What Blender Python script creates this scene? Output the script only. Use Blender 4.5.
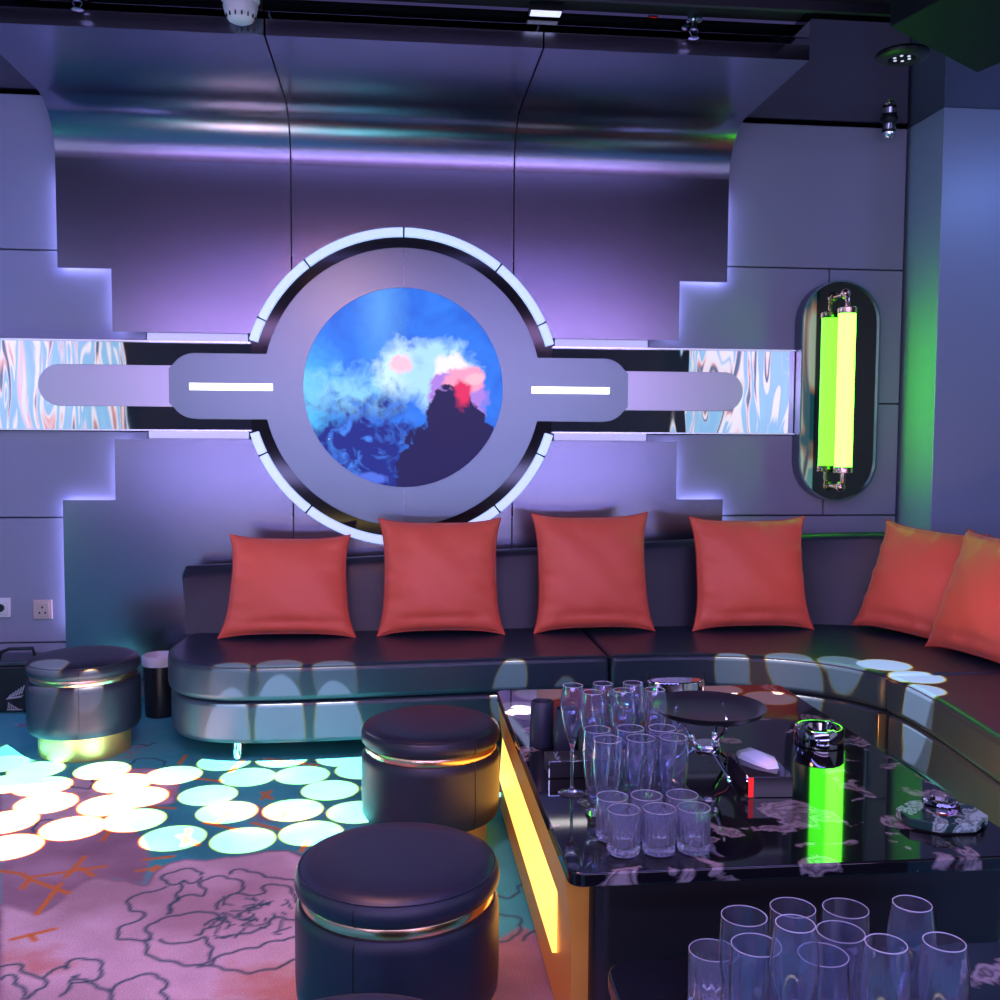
import bpy, bmesh, math, random
import numpy as np
from mathutils import Vector, Matrix
random.seed(7)
PI = math.pi
for o in list(bpy.data.objects): bpy.data.objects.remove(o, do_unlink=True)
COL = bpy.context.scene.collection
SC = bpy.context.scene

# ------------------------------------------------------------------ camera
def make_camera():
    cam = bpy.data.cameras.new('camera'); o = bpy.data.objects.new('camera', cam); COL.objects.link(o)
    yaw, pitch, roll = .1049, .0641, .0056
    cy, sy, cp, sp = math.cos(yaw), math.sin(yaw), math.cos(pitch), math.sin(pitch)
    fw = Vector((sy*cp, cy*cp, -sp)); rt = Vector((cy, -sy, 0)); up = rt.cross(fw)
    r2 = rt*math.cos(roll) + up*math.sin(roll); u2 = -rt*math.sin(roll) + up*math.cos(roll)
    m = Matrix((r2, u2, -fw)).transposed().to_4x4(); m.translation = Vector((-.05, -5.35, 1.3813))
    o.matrix_world = m
    cam.sensor_width = 36; cam.lens = 36*1004.8/1000; cam.clip_start = .05; cam.clip_end = 60
    SC.camera = o
make_camera()

# ------------------------------------------------------------------ colour management, world
SC.view_settings.view_transform = 'Standard'; SC.view_settings.look = 'None'
SC.view_settings.exposure = 0.0; SC.view_settings.gamma = 1.0
w = bpy.data.worlds.new('world'); SC.world = w; w.use_nodes = True
w.node_tree.nodes['Background'].inputs[0].default_value = (.16, .14, .45, 1)
w.node_tree.nodes['Background'].inputs[1].default_value = .25

# ------------------------------------------------------------------ lamps, mostly unseen fills added to colour the room
def area(name, loc, rot, sx, sy, col, power):
    l = bpy.data.lights.new(name, 'AREA'); l.shape = 'RECTANGLE'; l.size = sx; l.size_y = sy
    l.color = col; l.energy = power
    o = bpy.data.objects.new(name, l); COL.objects.link(o); o.location = loc; o.rotation_euler = rot
    return o
def aim(x, y, z, tx, ty, tz): return Vector((tx-x, ty-y, tz-z)).to_track_quat('-Z', 'Y').to_euler()
area('pink_rear_fill', (0.1, -6.8, 2.60), (math.radians(86), 0, 0), 6.0, .22, (.66, .38, 1.0), 38)  # added wash behind the camera, puts the pink highlight on the upper steel
area('white_rear_fill', (0.1, -6.8, 1.95), (PI/2, 0, 0), 5.6, .36, (.66, .54, 1.0), 48)  # added wash behind the camera, thickens the bright band on the curved steel
area('lavender_rear_fill', (0.1, -6.8, .92), (math.radians(93), 0, 0), 6.0, .22, (.44, .40, 1.0), 46)  # added wash behind the camera, brightens the lower steel sheets
area('violet_overhead_fill', (.1, -4.4, 3.05), (math.radians(-8), 0, 0), 3.6, .3, (.30, .28, 1.0), 95)  # unseen overhead fill, added to raise the violet ambience
area('blue_left_fill', (-3.1, -1.3, 2.5), aim(-3.1, -1.3, 2.5, -2.2, 0, 1.1), .6, .3, (.24, .30, 1.0), 16)  # unseen fill added to turn the left wall panels bluer
area('green_side_lamp', (-3.1, -2.6, .55), (PI/2, 0, math.radians(-90)), 1.6, .12, (.02, 1.0, .25), 4)
area('warm_strip_lamp', (.3, -6.8, .35), (PI/2, 0, 0), 5.4, .06, (1.0, .72, .25), 6)
area('blue_corner_fill', (3.4, -1.25, 2.85), aim(3.4, -1.25, 2.85, 3.0, -.4, 1.2), .4, .3, (.24, .40, 1.0), 5.5)  # unseen fill added to light the column front and sofa corner
area('pink_floor_fill', (-.45, -3.4, 2.6), (0, 0, 0), .5, .5, (1.0, .40, .28), 34)  # overhead fill added for a peach tone on the carpet by the front stool

def gobo(name, loc, power, discs, drop_default=0.0, cone=120):
    """ceiling effect lamp that throws a cluster of round beams: (x, y, z, radius, strength)"""
    l = bpy.data.lights.new(name, 'SPOT'); l.energy = power; l.color = (1.0, .95, .95)
    l.spot_size = math.radians(cone); l.spot_blend = .0; l.shadow_soft_size = .004
    o = bpy.data.objects.new(name, l); COL.objects.link(o); o.location = loc
    l.use_nodes = True; nt = l.node_tree; N = nt.nodes; L = nt.links
    em = [n for n in N if n.type == 'EMISSION'][0]
    tc = N.new('ShaderNodeTexCoord'); sp = N.new('ShaderNodeSeparateXYZ'); L.new(tc.outputs['Normal'], sp.inputs[0])
    def mth(op, a, b=None, clamp=False):
        n = N.new('ShaderNodeMath'); n.operation = op; n.use_clamp = clamp
        for i, v in enumerate((a, b)):
            if v is None: continue
            if isinstance(v, (int, float)): n.inputs[i].default_value = v
            else: L.new(v, n.inputs[i])
        return n.outputs[0]
    az = mth('ABSOLUTE', sp.outputs[2])
    tx = mth('DIVIDE', sp.outputs[0], az); ty = mth('DIVIDE', sp.outputs[1], az)
    cb = N.new('ShaderNodeCombineXYZ'); L.new(tx, cb.inputs[0]); L.new(ty, cb.inputs[1])
    tot = None; wtot = None
    for (x, y, z, r, s) in discs:
        h = loc[2] - z
        v = N.new('ShaderNodeVectorMath'); v.operation = 'DISTANCE'; L.new(cb.outputs[0], v.inputs[0])
        v.inputs[1].default_value = ((x-loc[0])/h, (y-loc[1])/h, 0)
        e = mth('SUBTRACT', 1.0, mth('DIVIDE', v.outputs['Value'], r/h), True)
        e2 = mth('MULTIPLY', mth('GREATER_THAN', e, 0.0), s)
        tot = e if tot is None else mth('MAXIMUM', tot, e)
        wtot = e2 if wtot is None else mth('MAXIMUM', wtot, e2)
    ch = [mth('MULTIPLY', mth('DIVIDE', mth('SUBTRACT', tot, t), .045, True), wtot) for t in (0.0, .03, .075)]
    cc = N.new('ShaderNodeCombineColor')
    for i, c in enumerate(ch): L.new(c, cc.inputs[i])
    L.new(cc.outputs[0], em.inputs[0]); em.inputs[1].default_value = 1.0
    return o
RF = .115
FLOOR_DISCS = [(-1.69,-1.037),(-1.515,-1.125),(-1.245,-1.155),(-.94,-1.24),(-.766,-1.092),(-.528,-1.073),(-.639,-1.29),(-.425,-1.285),
 (-1.577,-1.289),(-1.425,-1.325),(-1.12,-1.318),(-1.347,-1.515),(-1.022,-1.482),(-1.108,-1.557),(-.762,-1.484),(-1.428,-1.694),
 (-1.172,-1.772),(-.979,-1.716),(-.661,-1.668),(-.423,-1.669),(-.805,-1.894),(-.565,-1.933),(-1.335,-1.921),(-.339,-1.893),
 (-.301,-1.47),(-.188,-1.71),(-.184,-1.245),(-.274,-1.082),(-.07,-1.46)]
gobo('effect_spot_left', (-.5, -2.45, 2.96), 7600,
     [(x, y, 0, RF, 1.0 if x < -.85 else .62) for x, y in FLOOR_DISCS] +
     [(-.727,-1.15,.42,.085,.17),(-.528,-1.13,.42,.10,.17),(-.303,-1.16,.42,.095,.17),(-.727,-1.23,.42,.085,.17),(-.528,-1.24,.42,.10,.17),(-.303,-1.25,.42,.095,.17),(-1.5,-1.05,.42,.10,.33),(-1.49,-1.16,.42,.10,.25),(-1.30,-1.1,.36,.06,.25)])
gobo('effect_spot_right', (1.0, -2.5, 2.96), 5200,
     [(.471,-1.15,.42,.075,.4),(.707,-1.18,.42,.06,.25),(1.423,-1.13,.42,.08,.35),(1.661,-1.17,.42,.105,.4),(1.858,-1.25,.42,.10,.4),
      (2.016,-1.34,.42,.115,1.4),(2.042,-1.554,.42,.115,1.3),(1.946,-1.754,.42,.10,1.1),
      (.476,-1.80,.45,.10,1.0),(.374,-1.986,.45,.085,1.0),(1.151,-1.80,.45,.08,1.0),(1.285,-1.93,.45,.10,1.0),
      (1.423,-1.22,.42,.08,.35),(1.661,-1.27,.42,.105,.4),(1.858,-1.33,.42,.09,.4),(1.88,-1.80,.42,.095,.4),
      (.291,-1.976,0,.09,.5),(.378,-1.639,0,.09,.4),(.25,-1.39,0,.1,.4)])

# ------------------------------------------------------------------ helpers
def nodes(m): return m.node_tree.nodes, m.node_tree.links
def mat(name, base=(.5,.5,.5), metal=0., rough=.5, em=None, es=0., **kw):
    m = bpy.data.materials.new(name); m.use_nodes = True
    b = m.node_tree.nodes['Principled BSDF']
    b.inputs['Base Color'].default_value = (*base, 1); b.inputs['Metallic'].default_value = metal
    b.inputs['Roughness'].default_value = rough
    if em: b.inputs['Emission Color'].default_value = (*em, 1); b.inputs['Emission Strength'].default_value = es
    for k, v in kw.items(): b.inputs[k.replace('_', ' ')].default_value = v
    return m
def bump(m, scale=(60,60,60), strength=.1, dist=.01, detail=3, kind='noise'):
    N, L = nodes(m); b = N['Principled BSDF']
    tc = N.new('ShaderNodeTexCoord'); mp = N.new('ShaderNodeMapping'); mp.inputs['Scale'].default_value = scale
    t = N.new('ShaderNodeTexNoise' if kind == 'noise' else 'ShaderNodeTexVoronoi'); t.inputs['Scale'].default_value = 1
    if kind == 'noise': t.inputs['Detail'].default_value = detail
    bp = N.new('ShaderNodeBump'); bp.inputs['Strength'].default_value = strength; bp.inputs['Distance'].default_value = dist
    L.new(tc.outputs['Object'], mp.inputs[0]); L.new(mp.outputs[0], t.inputs[0])
    L.new(t.outputs[0], bp.inputs['Height']); L.new(bp.outputs[0], b.inputs['Normal'])
    return m
def noise_color(m, scale, stops, detail=4, coord='Object', distortion=0., mapping=None):
    N, L = nodes(m); b = N['Principled BSDF']
    tc = N.new('ShaderNodeTexCoord'); mp = N.new('ShaderNodeMapping')
    if mapping: mp.inputs['Scale'].default_value = mapping
    t = N.new('ShaderNodeTexNoise'); t.inputs['Scale'].default_value = scale; t.inputs['Detail'].default_value = detail
    t.inputs['Distortion'].default_value = distortion
    cr = N.new('ShaderNodeValToRGB'); e = cr.color_ramp.elements
    while len(e) < len(stops): e.new(.5)
    for i, (p, c) in enumerate(stops): e[i].position = p; e[i].color = (*c, 1)
    L.new(tc.outputs[coord], mp.inputs[0]); L.new(mp.outputs[0], t.inputs[0]); L.new(t.outputs[0], cr.inputs[0]); L.new(cr.outputs[0], b.inputs['Base Color'])
    return m
M = {}
M['brushed'] = bump(mat('brushed_steel', (.30,.30,.41), 1., .22), (3, 3, 900), .04, .002, 2)
M['plate'] = bump(mat('satin_steel', (.20,.26,.30), 1., .30), (4, 4, 700), .03, .002, 2)
M['darkwall'] = mat('dark_wall_paint', (.03,.03,.045), 0., .7)
M['uphol'] = bump(mat('grey_leatherette', (.27,.28,.38), .0, .62), (260,260,260), .12, .002)
M['column'] = mat('grey_glazed_panel', (.28,.36,.50), .1, .42)
M['blackmetal'] = mat('black_gloss', (.012,.012,.016), .0, .08)
M['mirror'] = mat('mirror_steel', (.86,.88,.92), 1., .03)
M['chrome'] = mat('chrome', (.85,.85,.9), 1., .08)
M['gold'] = bump(mat('brushed_brass', (.95,.58,.20), .75, .40), (2,2,300), .05, .002)
M['copper'] = mat('copper', (.95,.60,.46), 1., .18)
M['bronze'] = mat('bronze_trim', (.42,.26,.16), 1., .3)
M['leather'] = bump(mat('black_leather', (.013,.016,.034), 0., .42), (220,220,220), .10, .002, 2, 'vor')
M['sofaleather'] = bump(mat('sofa_leather', (.020,.034,.060), 0., .36), (220,220,220), .10, .002, 2, 'vor')
M['leather'].node_tree.nodes['Principled BSDF'].inputs['Specular IOR Level'].default_value = .5
M['pillow'] = bump(mat('coral_fabric', (.92,.15,.085), 0., .5, Sheen_Weight=.35, Sheen_Roughness=.35), (500,500,500), .15, .002)
M['piping'] = mat('coral_seam', (.55,.06,.04), 0., .6)
M['darkplastic'] = mat('black_plastic', (.012,.012,.016), 0., .35)
M['matteblack'] = mat('matte_black', (.004,.004,.006), 0., .9)
M['ceil'] = mat('black_ceiling_paint', (.006,.006,.010), 0., .8)
M['gloss_ceil'] = mat('smoked_gloss_ceiling', (.09,.09,.12), 1., .04)
M['white'] = mat('white_plastic', (.75,.75,.78), 0., .35)
M['linen'] = mat('white_bag', (.70,.72,.8), 0., .4)
M['socket'] = mat('gold_tinted_socket', (.72,.50,.46), .3, .3)
M['ledwhite'] = mat('led_white', (.8,.8,.8), 0, .4, (1.0,.93,.90), 4.0)
M['ledring'] = mat('led_ring_diffuser', (.7,.7,.8), 0, .35, (.42,.58,1.0), 1.0)
M['ledchannel'] = mat('led_channel_diffuser', (.7,.7,.8), 0, .35, (.50,.48,1.0), .55)
M['halo'] = mat('halo_strip', (.8,.8,.9), 0, .5, (.45,.45,1.0), 26.0)
M['tube'] = mat('green_tube', (.6,.9,.2), 0, .3, (.10,1.0,.022), 13.0)
M['goldframe'] = mat('amber_gold_frame', (.98,.42,.06), .3, .38)
M['orange'] = mat('amber_diffuser', (.9,.6,.2), 0, .4, (1.0,.44,.06), 3.0)
M['orange_far'] = mat('amber_diffuser_bright', (.9,.6,.2), 0, .4, (1.0,.50,.10), 14.0)
M['red'] = mat('red_lens', (.6,.01,.01), 0, .3, (1.,.02,.02), .8)
M['leddot'] = mat('led_dot', (.8,.8,.8), 0, .4, (.7,.75,1.0), .8)
M['liteblue'] = mat('pale_panel_light', (.8,.8,.9), 0, .4, (.72,.75,1.0), 1.0)
M['tissue'] = mat('tissue_paper', (.92,.92,.95), 0., .8)
M['ink'] = mat('white_print', (.45,.45,.5), 0., .6)
M['glass'] = mat('clear_glass', (.80,.84,1.0), 0., .0, Transmission_Weight=.972, IOR=1.45)
M['satin_lit'] = mat('lit_satin_steel', (.58,.56,.66), 1., .32)  # lighter copy of the satin steel, screen light put into its colour
M['cutglass'] = mat('cut_glass', (.80,.84,1.0), 0., .0, Transmission_Weight=.93, IOR=1.5)
M['rimglass'] = mat('glass_rim_highlight', (.85,.88,1.0), 0., .05, Transmission_Weight=.6, IOR=1.5)  # whitened, partly diffuse rim stands in for the bright rim highlight
M['greenglass'] = mat('green_crystal', (.45,.95,.6), 0., .02, Transmission_Weight=1., IOR=1.5)
M['pinkglass'] = mat('lilac_crystal', (.9,.75,.95), 0., .02, Transmission_Weight=1., IOR=1.5)
def marble(name, lo, hi, pos=.55, scale=2.6):
    m = mat(name, lo, 0., .045)
    noise_color(m, scale, [(0., lo), (pos-.02, lo), (pos+.02, hi), (pos+.05, tuple(v*.25 for v in hi)), (pos+.09, hi)], 15, 'Object', .5)
    return m
M['marble'] = marble('black_marble', (.006,.006,.009), (.26,.22,.24), .60, 7.0)
M['greenmarble'] = marble('green_marble', (.012,.05,.04), (.35,.5,.45), .5, 14)

def mesh_obj(name, bm, m, parent=None, smooth=True, bev=0., seg=2):
    bmesh.ops.recalc_face_normals(bm, faces=bm.faces)
    me = bpy.data.meshes.new(name); bm.to_mesh(me); bm.free()
    o = bpy.data.objects.new(name, me); COL.objects.link(o)
    me.materials.append(m)
    if smooth:
        for p in me.polygons: p.use_smooth = True
        me.set_sharp_from_angle(angle=math.radians(38))
    if parent is not None: o.parent = parent
    if bev:
        md = o.modifiers.new('bevel', 'BEVEL'); md.width = bev; md.segments = seg; md.limit_method = 'ANGLE'; md.angle_limit = math.radians(40)
    return o
def box(bm, x0, x1, y0, y1, z0, z1):
    vs = [bm.verts.new((x, y, z)) for x in (x0, x1) for y in (y0, y1) for z in (z0, z1)]
    for f in ((0,1,3,2),(4,6,7,5),(0,4,5,1),(2,3,7,6),(0,2,6,4),(1,5,7,3)): bm.faces.new([vs[i] for i in f])
    return vs
def Bx(*a): bm = bmesh.new(); box(bm, *a); return bm
def prism(bm, pts, a, b, axis='y'):
    """extrude a closed 2D outline between a and b along axis"""
    def P(u, v, t): return {'y': (u, t, v), 'z': (u, v, t), 'x': (t, u, v)}[axis]
    A = [bm.verts.new(P(u, v, a)) for u, v in pts]; B = [bm.verts.new(P(u, v, b)) for u, v in pts]
    bm.faces.new(A); bm.faces.new(B[::-1]); n = len(pts)
    for i in range(n): bm.faces.new((A[i], A[(i+1)%n], B[(i+1)%n], B[i]))
def Pr(pts, a, b, axis='y'): bm = bmesh.new(); prism(bm, pts, a, b, axis); return bm
def ring_prism(bm, outer, inner, a, b, axis='y'):
    """closed frame between two outlines with the same number of points"""
    def P(u, v, t): return {'y': (u, t, v), 'z': (u, v, t), 'x': (t, u, v)}[axis]
    n = len(outer)
    R = [[bm.verts.new(P(u, v, t)) for u, v in pts] for pts, t in ((outer, a), (outer, b), (inner, b), (inner, a))]
    for k in range(4):
        A, B = R[k], R[(k+1)%4]
        for i in range(n): bm.faces.new((A[i], A[(i+1)%n], B[(i+1)%n], B[i]))
def lathe(bm, prof, n=48, cx=0, cy=0, close=True, mod=None):
    rows = []
    for j, (r, z) in enumerate(prof):
        if r < 1e-6: rows.append([bm.verts.new((cx, cy, z))]); continue
        rows.append([bm.verts.new((cx + (r*(mod(j, 2*PI*i/n) if mod else 1))*math.cos(2*PI*i/n), cy + (r*(mod(j, 2*PI*i/n) if mod else 1))*math.sin(2*PI*i/n), z)) for i in range(n)])
    for a, b in zip(rows, rows[1:]):
        for i in range(n):
            j = (i+1) % n
            if len(a) == 1 and len(b) == 1: continue
            if len(a) == 1: bm.faces.new((a[0], b[i], b[j]))
            elif len(b) == 1: bm.faces.new((a[i], a[j], b[0]))
            else: bm.faces.new((a[i], a[j], b[j], b[i]))
def La(prof, n=48, **k): bm = bmesh.new(); lathe(bm, prof, n, **k); return bm
def tube(bm, pts, r, n=8, closed=False):
    pts = [Vector(p) for p in pts]; rows = []; m = len(pts); prev = None
    for i, p in enumerate(pts):
        if closed: t = pts[(i+1) % m] - pts[i-1]
        else: t = pts[min(i+1, m-1)] - pts[max(i-1, 0)]
        t.normalize()
        ref = prev if prev is not None else (Vector((0,0,1)) if abs(t.z) < .9 else Vector((1,0,0)))
        u = (ref - t*ref.dot(t)).normalized(); v = t.cross(u); prev = u
        rr = r[i] if isinstance(r, (list, tuple)) else r
        rows.append([bm.verts.new(p + (u*math.cos(2*PI*k/n) + v*math.sin(2*PI*k/n))*rr) for k in range(n)])
    rng = range(m) if closed else range(m-1)
    for i in rng:
        a, b = rows[i], rows[(i+1) % m]
        for k in range(n): bm.faces.new((a[k], a[(k+1)%n], b[(k+1)%n], b[k]))
    if not closed: bm.faces.new(rows[0]); bm.faces.new(rows[-1][::-1])
def Tu(pts, r, n=8, closed=False): bm = bmesh.new(); tube(bm, pts, r, n, closed); return bm
def move(bm, v): bmesh.ops.translate(bm, verts=bm.verts, vec=v); return bm
def tag(o, label=None, cat=None, group=None, kind=None):
    if label: o['label'] = label
    if cat: o['category'] = cat
    if group: o['group'] = group
    if kind: o['kind'] = kind
    return o
def thing(name, loc, label, cat, group=None, rz=0.):
    o = bpy.data.objects.new(name, None); COL.objects.link(o); o.location = loc; o.rotation_euler = (0, 0, rz); o.empty_display_size = .05
    return tag(o, label, cat, group)
def struct(name, bm, m, smooth=False, bev=0.): return tag(mesh_obj(name, bm, m, None, smooth, bev), kind='structure')
def dup(root, loc, label, rz=0., group=None, scale=None):
    r = root.copy(); COL.objects.link(r); r.location = loc; r.rotation_euler = (0, 0, rz); r['label'] = label
    if group: r['group'] = group
    if scale: r.scale = (scale,)*3
    for ch in [c for c in bpy.data.objects if c.parent == root]:
        c = ch.copy(); COL.objects.link(c); c.parent = r
        for g in [q for q in bpy.data.objects if q.parent == ch]:
            d = g.copy(); COL.objects.link(d); d.parent = c
    return r
def arc(cx, cz, r, a0, a1, n): return [(cx + r*math.cos(math.radians(a0+(a1-a0)*i/n)), cz + r*math.sin(math.radians(a0+(a1-a0)*i/n))) for i in range(n+1)]
# ------------------------------------------------------------------ setting
ZC = 1.625; A1 = 1.467; A2 = 1.727; B0 = .271; B1 = .584; RO = .829; SM = .573
struct('wall_back', Bx(-3.3, 2.78, .05, .12, 0, 3.4), M['matteblack'])
struct('ceiling', Bx(-3.35, 3.6, -7.6, -1.12, 3.14, 3.22), M['ceil'])
struct('ceiling_gloss', Pr([(-3.35,.12),(-3.35,-1.115),(1.64,-1.115),(1.64,-1.30),(3.6,-1.30),(3.6,.12)], 3.08, 3.13, 'z'), M['gloss_ceil'])
struct('trim_1', Bx(-3.35, 3.6, -1.33, -1.305, 3.10, 3.139), mat('dark_trim', (.02,.02,.03), .2, .5))
struct('wall_right', Bx(3.6, 3.68, -7.6, .12, 0, 3.2), M['darkwall'])
struct('wall_left', Bx(-3.42, -3.35, -7.6, .12, 0, 3.2), M['uphol'])
struct('wall_rear', Bx(-3.42, 3.68, -7.7, -7.6, 0, 3.2), M['darkwall'])
struct('baseboard_back', Bx(-3.3, 2.74, .005, .05, 0, .297), M['uphol'], bev=.003)
struct('wall_column', Bx(2.765, 3.6, -.33, .12, 0, 3.08), M['column'], bev=.003)
# upholstered panels in the back wall
def upanel(x0, x1, z0, z1, label):
    o = mesh_obj('upholstered_wall_panel', Bx(x0+.003, x1-.003, .0, .05, z0+.003, z1-.003), M['uphol'], None, True, .006, 3)
    tag(o, label, 'wall panel', 'upholstered panels of the back wall')
upanel(-3.3, 0, 2.302, 3.07, 'plain grey upholstered wall panel at top left beside the curved steel sheet')
upanel(-3.3, -1.31, 1.856, 2.302, 'grey upholstered wall panel directly above the left mirror strip')
upanel(-3.3, -1.31, .948, 1.394, 'grey upholstered wall panel directly below the left mirror strip')
upanel(-3.3, 0, .30, .948, 'lower grey upholstered wall panel carrying the two sockets')
upanel(0, 2.745, 2.302, 3.07, 'grey upholstered wall panel at top right under the small ceiling spotlight')
upanel(1.31, 2.32, 1.856, 2.302, 'grey upholstered wall panel above the right mirror strip, left of the green lamp')
upanel(1.31, 2.32, .948, 1.394, 'grey upholstered wall panel below the right mirror strip, left of the green lamp')
upanel(2.32, 2.745, 1.569, 2.302, 'upper grey upholstered wall panel behind the oval mirror, beside the column')
upanel(2.32, 2.745, .948, 1.569, 'lower grey upholstered wall panel behind the oval mirror, beside the column')
upanel(0, 2.745, .30, .948, 'long low grey upholstered wall panel behind the right half of the sofa')
# inner panels around the mirror channel (seen inside the opening only)
struct('wall_back_inner', Bx(-1.306, 1.306, .0, .048, .948, 2.302), M['blackmetal'])

# stepped steel sheets with a top that curls forward under the ceiling
YF, YB = -.05, -.034
prof = [(0, 2.75)]
R_ = .25
for i in range(0, 15):
    a = PI/2*i/14; prof.append((-(R_ - R_*math.cos(a)), 2.75 + R_*math.sin(a)))
prof.append((-1.02, 3.0))
def curl(bm, x0, x1):
    outer = [(YF + y, z) for y, z in prof]; outer.append((-1.075, 3.0)); outer.append((-1.075, 3.065))
    T = .012
    inner = []
    for i, (y, z) in enumerate(outer[:-3]):
        a = min(max((z-2.75)/.25, 0), 1); inner.append((y + T*math.cos(math.asin(a)), z + T*a))
    inner += [(-1.02-.0, 3.012), (-1.063, 3.012), (-1.063, 3.065)]
    n = len(outer)
    V = [[bm.verts.new((x, y, z)) for y, z in pts] for x in (x0, x1) for pts in (outer, inner)]
    for i in range(n-1):
        bm.faces.new((V[0][i], V[0][i+1], V[2][i+1], V[2][i])); bm.faces.new((V[1][i], V[3][i], V[3][i+1], V[1][i+1]))
        for a, b in ((0, 1), (2, 3)): bm.faces.new((V[a][i], V[b][i], V[b][i+1], V[a][i+1]))
    for i in (0, n-1): bm.faces.new((V[0][i], V[1][i], V[3][i], V[2][i]))
g = .004
zi = B0; xi = math.sqrt(RO**2 - zi**2); a_i = math.degrees(math.asin(zi/RO)); a_s = math.degrees(math.acos((SM)/RO))
def side_outline(s, up):
    pts = [(SM+g, 1.125), (A2, 1.125), (A2, B1), (A1, B1), (A1, B0), (xi, B0)] if up else [(SM+g, .0), (A2, .0), (A2, .0), (A1, .0)]
    return pts
def panel(kind, s, up, label):
    top = 2.75 - ZC; bot = -(ZC - .10)
    k = 1 if up else -1
    end = top if up else -bot
    if kind == 'side':
        pts = [(SM+g, end), (A2, end), (A2, B1), (A1, B1), (A1, B0), (xi, B0)] + arc(0, 0, RO, a_i, a_s, 14)[1:]
        pts[-1] = (SM+g, math.sqrt(RO**2-(SM+g)**2))
        pts = [(s*x, ZC + k*z) for x, z in pts]
        x0, x1 = sorted((s*(SM+g), s*A2))
    else:
        z_ = math.sqrt(RO**2-(SM-g)**2); a = math.degrees(math.atan2(z_, SM-g))
        pts = [(-(SM-g), end), (SM-g, end)] + arc(0, 0, RO, a, 180-a, 28)
        pts = [(x, ZC + k*z) for x, z in pts]; x0, x1 = -(SM-g), SM-g
    bm = Pr(pts, YF, YB)
    if up: curl(bm, x0, x1)
    o = mesh_obj('steel_wall_panel', bm, M['brushed'])
    tag(o, label, 'wall panel', 'stepped brushed steel sheets around the round screen')
panel('side', -1, True, 'upper left stepped brushed steel wall sheet with green tint on its curved top')
panel('mid', 0, True, 'upper middle brushed steel wall sheet above the round screen')
panel('side', 1, True, 'upper right stepped brushed steel wall sheet curling under the ceiling')
panel('side', -1, False, 'lower left stepped brushed steel wall sheet behind the waste bin')
panel('mid', 0, False, 'lower middle brushed steel wall sheet under the round screen, behind the sofa')
panel('side', 1, False, 'lower right stepped brushed steel wall sheet behind the sofa')
# halo light strips behind the sheets' edges (thin led tape on the wall, set back from the edge)
def strip(x0, x1, z0, z1, label):
    o = mesh_obj('halo_light_strip', Bx(x0, x1, -.026, -.014, z0, z1), M['halo'], None, False)
    tag(o, label, 'light strip', 'hidden light strips behind the steel sheets')
for s, nm in ((-1, 'left'), (1, 'right')):
    for k, vn in ((1, 'upper'), (-1, 'lower')):
        xs = sorted((s*(A1-.045), s*(A1-.03))); zs = sorted((ZC+k*(B0+.02), ZC+k*(B1-.01)))
        strip(*xs, *zs, f'thin glowing strip behind the {vn} {nm} inner step edge of the steel')
        xs = sorted((s*(A1+.02), s*(A2-.03))); zs = sorted((ZC+k*(B1+.03), ZC+k*(B1+.042)))
        strip(*xs, *zs, f'thin glowing strip behind the {vn} {nm} horizontal step edge of the steel')
        xs = sorted((s*(A2-.045), s*(A2-.03))); zs = sorted((ZC+k*(B1+.03), ZC+k*(1.05 if k > 0 else 1.25)))
        strip(*xs, *zs, f'thin glowing strip behind the {vn} {nm} outer side edge of the steel')

# light border of the opening: ring arcs and straight runs, each a diffuser length
def arcseg(a0, a1, sgn, label):
    pts = [(x, ZC+sgn*z) for x, z in arc(0, 0, RO-.002, a0+.35, a1-.35, 14)] + [(x, ZC+sgn*z) for x, z in arc(0, 0, .783, a1-.35, a0+.35, 14)]
    o = mesh_obj('ring_light', Pr(pts, -.052, -.004), M['ledring'], None, True, .004)
    tag(o, label, 'light', 'curved light bars around the round screen')
nm4 = ['right end', 'right shoulder', 'right of centre', 'left of centre', 'left shoulder', 'left end']
for sgn, vn in ((1, 'top'), (-1, 'bottom')):
    for i, (a0, a1) in enumerate(((16.6, 25.5), (25.5, 52), (52, 90), (90, 128), (128, 154.5), (154.5, 163.4))):
        arcseg(a0, a1, sgn, f'curved white light bar of the ring, {vn} half, {nm4[i]}')
    for s, nm in ((-1, 'left'), (1, 'right')):
        zs = sorted((ZC+sgn*.230, ZC+sgn*(B0-.002))); xs = sorted((s*1.30, s*.802))
        o = mesh_obj('channel_light', Bx(*xs, -.040, -.004, *zs), M['ledchannel'], None, True, .003)
        tag(o, f'straight violet light bar along the {"upper" if sgn > 0 else "lower"} edge of the {nm} mirror strip', 'light', 'straight light bars along the mirror strips')

# mirror strips
wav = mat('wavy_mirror_steel', (.90,.92,.95), 1., .02)
N, L = nodes(wav); b = N['Principled BSDF']
tc = N.new('ShaderNodeTexCoord'); mp = N.new('ShaderNodeMapping'); mp.inputs['Scale'].default_value = (4.5, 4.5, 1.2)
t = N.new('ShaderNodeTexNoise'); t.inputs['Scale'].default_value = 1; t.inputs['Detail'].default_value = 1.0; t.inputs['Distortion'].default_value = .6
bp = N.new('ShaderNodeBump'); bp.inputs['Strength'].default_value = .5; bp.inputs['Distance'].default_value = .008
sx = N.new('ShaderNodeSeparateXYZ'); ab = N.new('ShaderNodeMath'); ab.operation = 'ABSOLUTE'
mr = N.new('ShaderNodeMapRange'); mr.inputs[1].default_value = .9; mr.inputs[2].default_value = 1.9; mr.inputs[3].default_value = .15; mr.inputs[4].default_value = 1
mu = N.new('ShaderNodeMath'); mu.operation = 'MULTIPLY'
L.new(tc.outputs['Object'], sx.inputs[0]); L.new(sx.outputs[0], ab.inputs[0]); L.new(ab.outputs[0], mr.inputs[0])
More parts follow.
